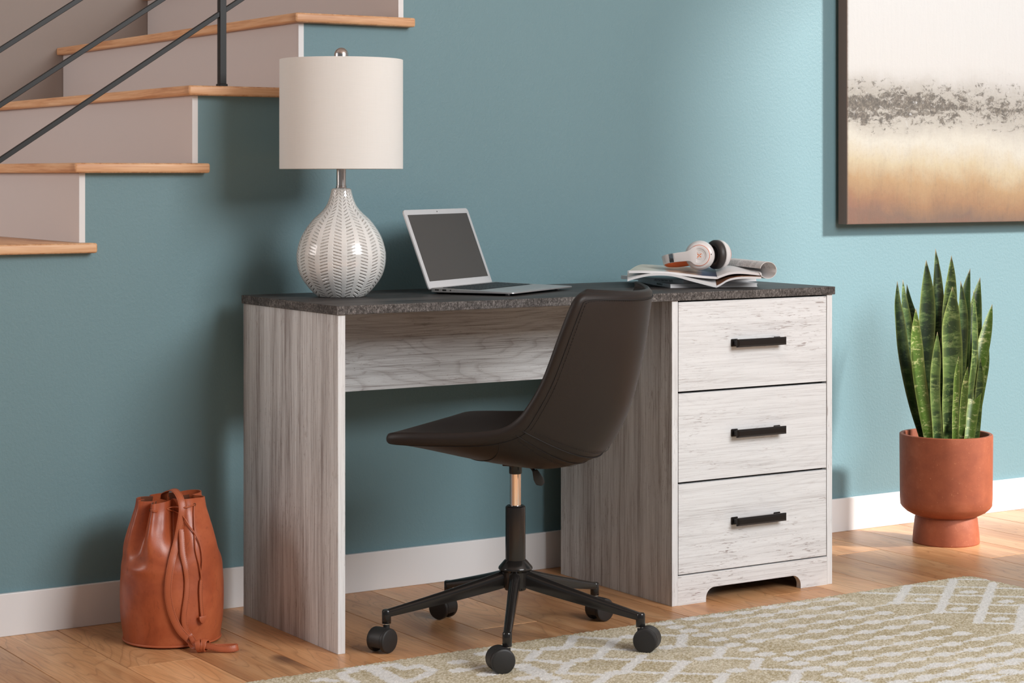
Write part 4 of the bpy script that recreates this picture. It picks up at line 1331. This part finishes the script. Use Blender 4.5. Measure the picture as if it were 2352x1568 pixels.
# ================================================================== BACKPACK
bg = thing('drawstring_bag', 'tan leather drawstring bucket bag standing on the floor by the wall', 'bag', (-0.2437, 0.340, 0), math.radians(-32.68))
RT = [(0.0, .1075), (.02, .1100), (.06, .1150), (.118, .1160), (.155, .1140), (.185, .1125), (.197, .1110), (.220, .1060), (.242, .0985), (.265, .0900), (.281, .0850), (.300, .0790), (.323, .0750)]
RP = catmull(RT, 8)
rz_ = np.array([p[0] for p in RP]); rr_ = np.array([p[1] for p in RP])
FOLD = [(-60, .005, 6), (-42, -.030, 8), (-18, .016, 6), (12, -.032, 11), (42, .002, 12), (75, .003, 14), (106, -.026, 13), (140, .006, 12), (175, -.022, 14), (212, .006, 12), (250, -.024, 12), (278, .004, 7), (291, -.012, 5)]
def fold(phi, z):
    s = 0
    for c_, a_, w_ in FOLD:
        d = (phi - c_ + 180) % 360 - 180
        wz = w_ * (1 + 1.2 * max(0.0, (0.26 - z) / 0.12)) if a_ < 0 else w_ * (1 + 0.6 * max(0.0, (0.26 - z) / 0.12))
        k = min(1.0, max(0.0, (z - 0.165) / 0.10))
        k = k * k * (3 - 2 * k)
        s += a_ * math.exp(-(d / wz) ** 2) * k
    # soft dents lower down
    for c_, zc_, a_, w_, h_ in ((-36, .205, -.010, 17, .022), (-37, .172, .0035, 24, .010), (28, .150, -.0035, 12, .05), (60, .09, .002, 20, .03), (-70, .190, -.003, 18, .012), (-20, .11, .0015, 30, .04), (72, .200, -.003, 14, .02), (20, .05, -.002, 16, .03)):
        d = (phi - c_ + 180) % 360 - 180
        s += a_ * math.exp(-(d / w_) ** 2 - ((z - zc_) / h_) ** 2)
    return s
def bagR(phi, z):
    return float(np.interp(z, rz_, rr_)) + fold(phi, z)
def bagP(phi, z, off=0.0):
    r = bagR(phi, z) + off
    a = math.radians(phi)
    return Vector((r * math.sin(a), -r * math.cos(a), z))
def rimz(phi):
    return .3215 + 0.004 * math.sin(math.radians(phi * 1 - 10)) + 0.0025 * math.sin(math.radians(phi * 3))
nP, nZ = 180, 70
rows = []
for j in range(nZ + 1):
    rows.append([bagP(360 * i / nP - 180, 0.003 + (rimz(360 * i / nP - 180) - 0.003) * j / nZ) for i in range(nP)])
inner = []
for j in range(12):
    inner.append([bagP(360 * i / nP - 180, rimz(360 * i / nP - 180) - 0.010 * j - 0.0003, -0.0028) for i in range(nP)])
bm = NB()
V = grid_mesh(bm, rows + inner, closed=True)
bm.faces.new(V[0][::-1]); bm.faces.new(V[-1])
o = obj('bag_body', bm, M['bag'], bg, 60)
o.data.materials.append(M['bag_inside'])
for p in o.data.polygons:
    c0 = p.center
    if c0.z > 0.2 and (p.normal.x * c0.x + p.normal.y * c0.y) < -0.3 * math.hypot(c0.x, c0.y) and math.hypot(c0.x, c0.y) < 0.072 and c0.z < 0.317:
        p.material_index = 1
bm = NB()
sweep([bagP(a, 0.0055, 0.0004) for a in range(-180, 181, 4)], circ(0.0026, 10), bm=bm)
obj('bottom_piping', bm, M['bag_strap'], bg, 60)
def bs(x, y, off=0.0):
    """point on the front of the bag: x right of the axis, y measured down from its top, 1/3790 m"""
    X = (x - 575) / 3790
    v = 1100 + y / 3.733
    d = 0.10
    for _ in range(12):
        z = (1466 + 216 * d - v) / (1015 + 206 * d)
        # find phi with R sin phi = X
        phi = 0.0
        for _k in range(20):
            R_ = bagR(phi, min(max(z, 0.004), .3215)) + off
            phi = math.degrees(math.asin(max(-0.999, min(0.999, X / R_))))
        d = R_ * math.cos(math.radians(phi))
    return Vector((X, -d, z)), Vector((X, -d, 0)).normalized()
def strap(pts, w, th, name, mat, n=8, stitch=True, par=None):
    P, U_ = [], []
    for p in pts:
        if len(p) == 3 and not isinstance(p[2], (tuple, list)):
            a, b = bs(*p)
        else:
            a, b = Vector(p[0]), Vector(p[1])
        P.append(tuple(a)); U_.append(tuple(b))
    PP = [Vector(q) for q in catmull(P, n)]
    UU = [Vector(q).normalized() for q in catmull(U_, n)]
    bm = sweep(PP, rrect(w, th, th * 0.35, 2), ups=UU)
    o = obj(name, bm, mat, par or bg, 50)
    if stitch:
        bm = NB()
        for s_ in (-1, 1):
            side = []
            for i in range(len(PP)):
                t = (PP[min(i + 1, len(PP) - 1)] - PP[max(i - 1, 0)]).normalized()
                sd = t.cross(UU[i]).normalized()
                u_ = sd.cross(t).normalized()
                side.append(PP[i] + sd * (s_ * w * 0.36) + u_ * (th * 0.52))
            dashes(side, 0.0026, 0.0016, 0.00035, bm)
        obj('stitching', bm, M['bag_thread'], o)['kind'] = 'stuff'
    return o
# drawstring through the eyelets, with its hanging ends
cord = [(-37, -30), ]
bm = NB()
def cordline(pts, r=0.0016):
    tube([Vector(q) for q in catmull([tuple(p) for p in pts], 6)], r, 7, bm)
cordline([bs(440, 262, -0.001)[0], bs(470, 272, 0.003)[0], bs(505, 278, 0.002)[0]])
cordline([bs(432, 258, -0.001)[0], bs(470, 262, 0.005)[0], bs(508, 268, 0.002)[0]])
cordline([bs(575, 255, 0.001)[0], bs(600, 240, 0.006)[0], bs(650, 236, 0.010)[0], bs(735, 240, 0.010)[0], bs(775, 228, 0.003)[0], bs(800, 216, -0.001)[0]])
cordline([bs(580, 258, 0.001)[0], bs(620, 270, 0.006)[0], bs(660, 284, 0.008)[0], bs(700, 300, 0.010)[0], bs(735, 335, 0.009)[0]])
cordline([bs(735, 335, 0.009)[0], bs(770, 395, 0.006)[0], bs(822, 470, 0.005)[0], bs(862, 560, 0.004)[0], bs(882, 680, 0.004)[0], bs(874, 800, 0.003)[0], bs(868, 900, 0.003)[0]])
cordline([bs(797, 228, 0.002)[0], bs(802, 320, 0.003)[0], bs(815, 450, 0.004)[0], bs(828, 600, 0.003)[0], bs(862, 740, 0.004)[0], bs(878, 860, 0.004)[0]])
obj('drawstring', bm, M['bag_strap'], bg, 60)
for x_, y_ in ((437, 262), (800, 216)):
    bm = NB()
    p, nn = bs(x_, y_, 0.0004)
    t_ = lathe([(.0022, -.0008), (.0034, -.0008), (.0034, .0008), (.0022, .0008)], 16, close=True)
    merge(bm, t_, Matrix.Translation(p) @ Vector((0, 0, 1)).rotation_difference(nn).to_matrix().to_4x4())
    obj('eyelet', bm, M['bag_inside'], bg, 40)
strap([(876, 860, 0.004), (872, 950, 0.004), (878, 1080, 0.004), (886, 1175, 0.005)], 0.0085, 0.0022, 'drawstring_tail', M['bag_strap'])
p, nn = bs(890, 1200, 0.008)
bm = prism([(-0.0095, 0.008), (0.0095, 0.010), (0.0095, 0.002), (0.006, -0.006), (0.0, -0.009), (-0.006, -0.005), (-0.0095, 0.002)], 'y', -0.0025, 0.0025, 0.0012, 2)
bmesh.ops.transform(bm, matrix=Matrix.Translation(p) @ Matrix.Rotation(math.atan2(nn.x, -nn.y) * 1.0, 4, 'Z'), verts=bm.verts)
obj('tassel_tab', bm, M['bag_strap'], bg, 40)
# the wide shoulder strap: out of the opening, over the front and down to a knot on the floor
K = Vector((0.0840, -0.1360, 0.0150))
strap([((-0.022, 0.020, 0.312), (0.2, 0.3, 1)), ((-0.014, -0.004, 0.331), (0, -0.2, 1)), ((0.010, -0.036, 0.3415), (0.2, -0.6, 1)), ((0.028, -0.064, 0.330), (0.4, -1, .6)), (708, 250, 0.012), (694, 380, 0.011), (668, 530, 0.008), (644, 690, 0.007), (624, 850, 0.006), (622, 1000, 0.006), (652, 1150, 0.006), (712, 1285, 0.008), (790, 1375, 0.010), ((0.0700, -0.1330, 0.0140), (0, -0.8, 0.6)), (tuple(K), (0, -0.7, 0.7))], 0.0160, 0.0024, 'shoulder_strap', M['bag_strap'])
strap([(694, 330, -0.004), (704, 430, 0.003), (713, 520, 0.006), (728, 640, 0.005), (756, 760, 0.004), (768, 860, 0.004), (766, 980, 0.004), (752, 1100, 0.004), (745, 1200, 0.005), (762, 1290, 0.006), (800, 1345, 0.009), ((0.0720, -0.1300, 0.0200), (0, -0.8, 0.6)), (tuple(K), (0, -0.7, 0.7))], 0.0125, 0.0026, 'shoulder_strap', M['bag_strap'])
# knot and the loop lying on the floor
bm = NB()
for k_, (ax, tw) in enumerate(((0.0, 0.15), (0.35, -0.2), (-0.3, 0.1))):
    ring = []
    ups_ = []
    for q in range(17):
        a = 2 * PI * q / 16
        c0 = K + Vector((0.004 + 0.006 * (k_ - 1), 0, 0.001 * k_))
        v0 = Vector((0.0030 * math.sin(a) * (1 if k_ else -1), math.cos(a) * 0.0125, math.sin(a) * 0.0120))
        v0 = Matrix.Rotation(ax, 3, 'Z') @ v0
        ring.append(c0 + v0); ups_.append(v0.normalized())
    sweep(ring, rrect(0.0120, 0.0030, 0.0010, 2), ups=ups_, bm=bm)
merge(bm, lathe([(0, -.010), (.009, -.008), (.011, 0), (.009, .008), (0, .010)], 14), Matrix.Translation(K))
obj('strap_knot', bm, M['bag_strap'], bg, 50)
L0 = K
strap([(tuple(K + Vector((.006, 0, 0.002))), (0, -0.9, 0.35)), (tuple(K + Vector((.024, -0.002, -0.001))), (0, -0.9, 0.35)), (tuple(K + Vector((.045, -0.004, -0.005))), (0, -0.9, 0.3)), (tuple(K + Vector((.066, -0.002, -0.0065))), (0, -0.95, 0.2)), (tuple(K + Vector((.0800, 0.006, -0.0055))), (0.5, -0.8, 0.2)),
       (tuple(K + Vector((.0790, 0.018, -0.0060))), (0.7, 0.8, 0.1)), (tuple(K + Vector((.060, 0.020, -0.0065))), (0, 1, 0.1)), (tuple(K + Vector((.030, 0.012, -0.005))), (0, 1, 0.1)), (tuple(K + Vector((.008, 0.004, 0.0))), (0, 1, 0.2))], 0.0140, 0.0026, 'strap_loop', M['bag_strap'])

# ================================================================== SNAKE PLANT
pt = thing('potted_snake_plant', 'tall variegated snake plant in a terracotta footed pot beside the desk', 'potted plant', (2.1018, 0.2751, 0), math.radians(-32.68))
pot = lathe([(0, .2800), (.1180, .2800), (.1195, .3050), (.1200, .3085), (.1215, .3100), (.1290, .3100), (.1308, .3085), (.1312, .3050), (.1298, .1300), (.1285, .1080), (.1240, .1010), (.1120, .0900), (.0960, .0815), (.0885, .0795), (.0850, .0780), (.0850, .0755), (0.0862, .0748), (.0880, .0700), (.0925, .0300), (.0945, .0030), (.0930, .0), (0, 0)], 96)
obj('pot', pot, M['terracotta'], pt, 30)
obj('soil', lathe([(0, .2860), (.06, .2870), (.1150, .2840), (.1178, .2810), (0, .2790)], 48), M['soil'], pt)
def leaf_mat(name, dark, mid, pale, amount):
    m = Mat(name, rough=0.36, spec=0.45)
    oi = m.n('ShaderNodeObjectInfo')
    va = m.n('ShaderNodeVectorMath', operation='ADD')
    m.l(m.coords(), va.inputs[0])
    cb = m.n('ShaderNodeCombineXYZ')
    m.l(m.math('MULTIPLY', oi.outputs['Random'], 9.0), cb.inputs[0]); m.l(m.math('MULTIPLY', oi.outputs['Random'], 5.0), cb.inputs[2])
    m.l(cb.outputs[0], va.inputs[1])
    def vv(scale):
        x_ = m.n('ShaderNodeVectorMath', operation='MULTIPLY')
        m.l(va.outputs[0], x_.inputs[0]); x_.inputs[1].default_value = scale
        return x_.outputs[0]
    bands = m.noise(vv((20, 20, 60)), 1.0, 5, 0.78, 0.9)
    broad = m.noise(vv((4, 4, 17)), 1.0, 2, 0.5, 0.3)
    mott = m.noise(vv((160, 160, 150)), 1.0, 3, 0.7)
    c_ = m.ramp(m.math('ADD', m.math('MULTIPLY', broad, 0.5), m.math('MULTIPLY', bands, 0.5)), [(0.40, dark), (0.465, dark), (0.53, mid), (0.62, mid)])
    f_ = m.math('MULTIPLY', m.math('SUBTRACT', m.math('ADD', m.math('MULTIPLY', bands, 0.75), m.math('MULTIPLY', mott, 0.30)), 0.545), 12.0, clamp=True)
    c_ = m.mix(m.math('MULTIPLY', f_, amount), c_, pale)
    at = m.n('ShaderNodeAttribute', attribute_name='rim')
    sr_ = m.n('ShaderNodeSeparateColor'); m.l(at.outputs['Color'], sr_.inputs[0])
    c_ = m.mix(m.math('MULTIPLY', sr_.outputs[0], 0.7), c_, (0.30, 0.36, 0.10))
    c_ = m.mix(sr_.outputs[1], c_, (0.42, 0.33, 0.20))
    m.color(c_)
    m.bump(mott, 0.08, 0.001)
    return m.m
LM = [leaf_mat('snake_leaf_dark', (0.012, 0.030, 0.012), (0.034, 0.072, 0.020), (0.12, 0.17, 0.065), 0.6),
      leaf_mat('snake_leaf_green', (0.020, 0.046, 0.014), (0.070, 0.125, 0.030), (0.20, 0.25, 0.095), 0.75),
      leaf_mat('snake_leaf_variegated', (0.060, 0.115, 0.016), (0.085, 0.160, 0.022), (0.42, 0.43, 0.19), 0.95)]
def leaf(pts, wmax, depth, tw, mat, base_w=0.6, rimf=1.0):
    """pts: centre line, tip first, (x, y) in 1/1704 m from the pot's left and top"""
    P = []
    npt = len(pts)
    pts = pts[::-1]
    bx = (pts[0][0] - 579) / 1704
    for k, (x, y) in enumerate(pts):
        X = (x - 579) / 1704
        Z = (1244 - (540 + y / 2.1195)) / 804
        t = k / (npt - 1)
        Y = depth[0] + (depth[1] - depth[0]) * t if isinstance(depth, tuple) else depth * (0.62 + 0.38 * t)
        # keep the apparent height when a leaf stands in front of or behind the axis
        Z += -Y * 0.18 * (1 - Z / 1.05)
        P.append((X, Y, Z))
    # root the leaf in the soil
    x0, y0, z0 = P[0]
    P = [(x0 * 0.9, y0 * 0.9, 0.283)] + [p for p in P if p[2] > 0.300]
    rb = math.hypot(P[0][0], P[0][1])
    if rb > 0.098:
        P[0] = (P[0][0] * 0.098 / rb, P[0][1] * 0.098 / rb, 0.283)
    CP = [Vector(q) for q in catmull(P, 9)]
    n = len(CP) - 1
    L = [0.0]
    for a, b in zip(CP[:-1], CP[1:]):
        L.append(L[-1] + (b - a).length)
    bm = NB()
    cl = bm.verts.layers.float_color.new('rim')
    rings = []
    W = wmax * 1.12 / 1704
    for k, p in enumerate(CP):
        t = L[k] / L[-1]
        g = base_w + (1 - base_w) * math.sin(PI / 2 * min(1, t / 0.55)) 
        tip = 1.0 if t < 0.62 else max(0.0, math.cos(PI / 2 * ((t - 0.62) / 0.38) ** 1.25)) ** 0.95
        w = max(W * g * tip, 0.0006)
        tg = (CP[min(k + 1, n)] - CP[max(k - 1, 0)]).normalized()
        a = math.radians(tw[0] + (tw[1] - tw[0]) * t)
        side = Vector((math.cos(a), math.sin(a), 0))
        side = (side - tg * side.dot(tg)).normalized()
        nr = side.cross(tg).normalized()   # towards or away from the viewer
        if nr.y > 0: nr = -nr
        chn = 0.20 * w
        th = min(0.0032, 0.25 * w) * (1 - 0.5 * t)
        ring = []
        for u in (-1, -0.82, -0.45, 0, 0.45, 0.82, 1):
            v_ = bm.verts.new(p + side * (u * w / 2) + nr * (chn * (u * u) - chn * 0.4 + th * (1 - u * u) * 0.5)); v_[cl] = ((1.0 if abs(u) > 0.95 else (0.25 if abs(u) > 0.8 else 0)) * rimf, max(0, (t - 0.965) / 0.035), 0, 1)
            ring.append(v_)
        for u in (0.82, 0.45, 0, -0.45, -0.82):
            v_ = bm.verts.new(p + side * (u * w / 2) + nr * (chn * (u * u) - chn * 0.4 - th * (1 - u * u) * 0.8)); v_[cl] = ((0.25 if abs(u) > 0.8 else 0) * rimf, max(0, (t - 0.965) / 0.035), 0, 1)
            ring.append(v_)
        rings.append(ring)
    m = len(rings[0])
    for i in range(n):
        for k in range(m):
            bm.faces.new((rings[i][k], rings[i][(k + 1) % m], rings[i + 1][(k + 1) % m], rings[i + 1][k]))
    bm.faces.new(rings[0][::-1]); bm.faces.new(rings[-1])
    obj('leaf', bm, LM[mat], pt, 70)
leaf([(348,222),(347,330),(358,430),(372,560),(395,690),(425,830),(460,960)], 60, 0.02, (10, 35), 0, 0.45)
leaf([(385,216),(388,300),(398,400),(420,560),(445,760),(470,960)], 52, 0.05, (0, 30), 1, 0.6)
leaf([(408,238),(418,320),(440,430),(455,600),(470,780),(490,960)], 50, 0.06, (-10, -25), 0, 0.6)
leaf([(413,355),(413,450),(418,560),(430,680),(452,820),(478,990)], 62, -0.055, (15, 20), 2, 0.75)
leaf([(482,120),(486,220),(487,340),(482,480),(472,640),(478,800),(495,970)], 74, 0.0, (5, 0), 0, 0.62)
leaf([(531,65),(537,150),(541,240),(545,420),(540,620),(540,800),(545,970)], 54, 0.01, (0, 5), 0, 0.7)
leaf([(557,102),(561,160),(562,240),(562,400),(565,700),(568,960)], 22, 0.05, (0, 0), 1, 0.9)
leaf([(603,98),(603,180),(599,270),(592,420),(583,620),(580,800),(582,970)], 66, -0.005, (0, -5), 1, 0.62)
leaf([(597,250),(598,330),(592,440),(597,560),(598,700),(588,830),(582,985)], 88, -0.035, (4, 0), 1, 0.45)
leaf([(646,222),(653,300),(656,400),(650,540),(640,700),(634,840),(630,970)], 52, -0.01, (0, 8), 0, 0.8)
leaf([(700,265),(705,360),(708,470),(706,600),(690,740),(672,860),(655,980)], 32, -0.03, (10, 30), 1, 0.8)
leaf([(727,162),(712,230),(697,320),(690,440),(680,620),(665,820),(650,970)], 60, (0.045, 0.08), (-8, -15), 0, 0.6)
leaf([(782,205),(764,290),(748,400),(738,520),(722,680),(700,840),(680,970)], 66, (0.035, 0.095), (-5, -12), 1, 0.6)
leaf([(828,335),(803,420),(772,530),(742,640),(716,760),(692,880),(672,985)], 56, (-0.055, 0.060), (-12, -18), 2, 0.72)
leaf([(800,440),(790,540),(778,640),(752,760),(730,870),(712,970)], 52, (0.005, 0.075), (-10, -25), 2, 0.6)
leaf([(512,470),(509,570),(503,690),(506,800),(515,900),(522,990)], 46, -0.07, (8, 14), 1, 0.95)
leaf([(545,500),(548,620),(560,760),(565,880),(572,985)], 46, -0.02, (0, 0), 0, 0.9)
leaf([(612,590),(606,680),(605,780),(603,880),(606,990)], 28, -0.075, (5, 5), 2, 1.0)
leaf([(660,640),(650,740),(643,850),(640,985)], 30, -0.065, (-6, -6), 2, 1.0)
leaf([(722,480),(718,560),(712,680),(700,800),(690,970)], 34, -0.01, (-14, -10), 1, 0.8)
leaf([(735,600),(735,700),(728,820),(716,980)], 34, -0.03, (-10, -20), 1, 0.9)
leaf([(445,620),(455,720),(470,850),(490,985)], 44, -0.03, (12, 12), 0, 0.9)

# ================================================================== CAMERA AND LIGHT
cd = bpy.data.cameras.new('camera')
cam = bpy.data.objects.new('camera', cd)
C.objects.link(cam)
cam.location = (-2.0825, -3.9505, 1.0492)
cam.rotation_euler = (PI / 2, 0, -0.5704)
cd.sensor_width = 36.0
cd.lens = 4675.47 / 2352 * 36.0
cd.shift_y = -(784 - 400.55) / 2352
cd.clip_start = 0.1
bpy.context.scene.camera = cam

wall_with_hole('wall_right', 4.2, -6.0, WY, 3.6, -2.30, -0.25, 0.9, 3.56, M['white_paint'])

struct('ceiling', box(-4.2, 4.32, -6.0, YB + 0.1, 3.6, 3.7), M['white_paint'])  # unseen ceiling, added to stop sun crossing above the window wall

def area(name, loc, target, sx, sy, power, col):
    ld = bpy.data.lights.new(name, 'AREA')
    ld.shape = 'RECTANGLE'; ld.size = sx; ld.size_y = sy; ld.energy = power; ld.color = col
    o = bpy.data.objects.new(name, ld); C.objects.link(o)
    o.location = loc
    o.rotation_euler = (Vector(target) - Vector(loc)).to_track_quat('-Z', 'Y').to_euler()
    return o
area('softbox_front', (1.5, -4.55, 2.75), (0.75, 0.4, 0.7), 2.3, 1.7, 196, (0.955, 0.982, 1.0))
area('stairwell_fill', (-3.4, 1.45, 1.75), (0.4, 1.35, 1.25), 1.3, 1.3, 42, (1.0, 0.93, 0.90))  # added fill that lifts the risers, not a fixture of the stairwell
sd = bpy.data.lights.new('sun', 'SUN')
sd.energy = 6.6; sd.angle = math.radians(5.5); sd.color = (1.0, 0.975, 0.945)
so = bpy.data.objects.new('sun', sd); C.objects.link(so)
so.rotation_euler = Vector((-0.287, 0.298, -0.215)).to_track_quat('-Z', 'Y').to_euler()
wd = bpy.data.worlds.new('world'); bpy.context.scene.world = wd
wd.use_nodes = True
bgd = wd.node_tree.nodes['Background']
bgd.inputs[0].default_value = (0.86, 0.94, 1.0, 1)
bgd.inputs[1].default_value = 0.17

sc = bpy.context.scene
sc.view_settings.view_transform = 'Standard'
sc.view_settings.look = 'None'
sc.view_settings.gamma = 1.0
sc.view_settings.exposure = 0.0
sc.view_settings.use_curve_mapping = False
sc.cycles.max_bounces = 8
sc.cycles.diffuse_bounces = 3
sc.cycles.use_adaptive_sampling = True
sc.cycles.adaptive_threshold = 0.015
sc.cycles.glossy_bounces = 3
sc.cycles.sample_clamp_indirect = 6.0
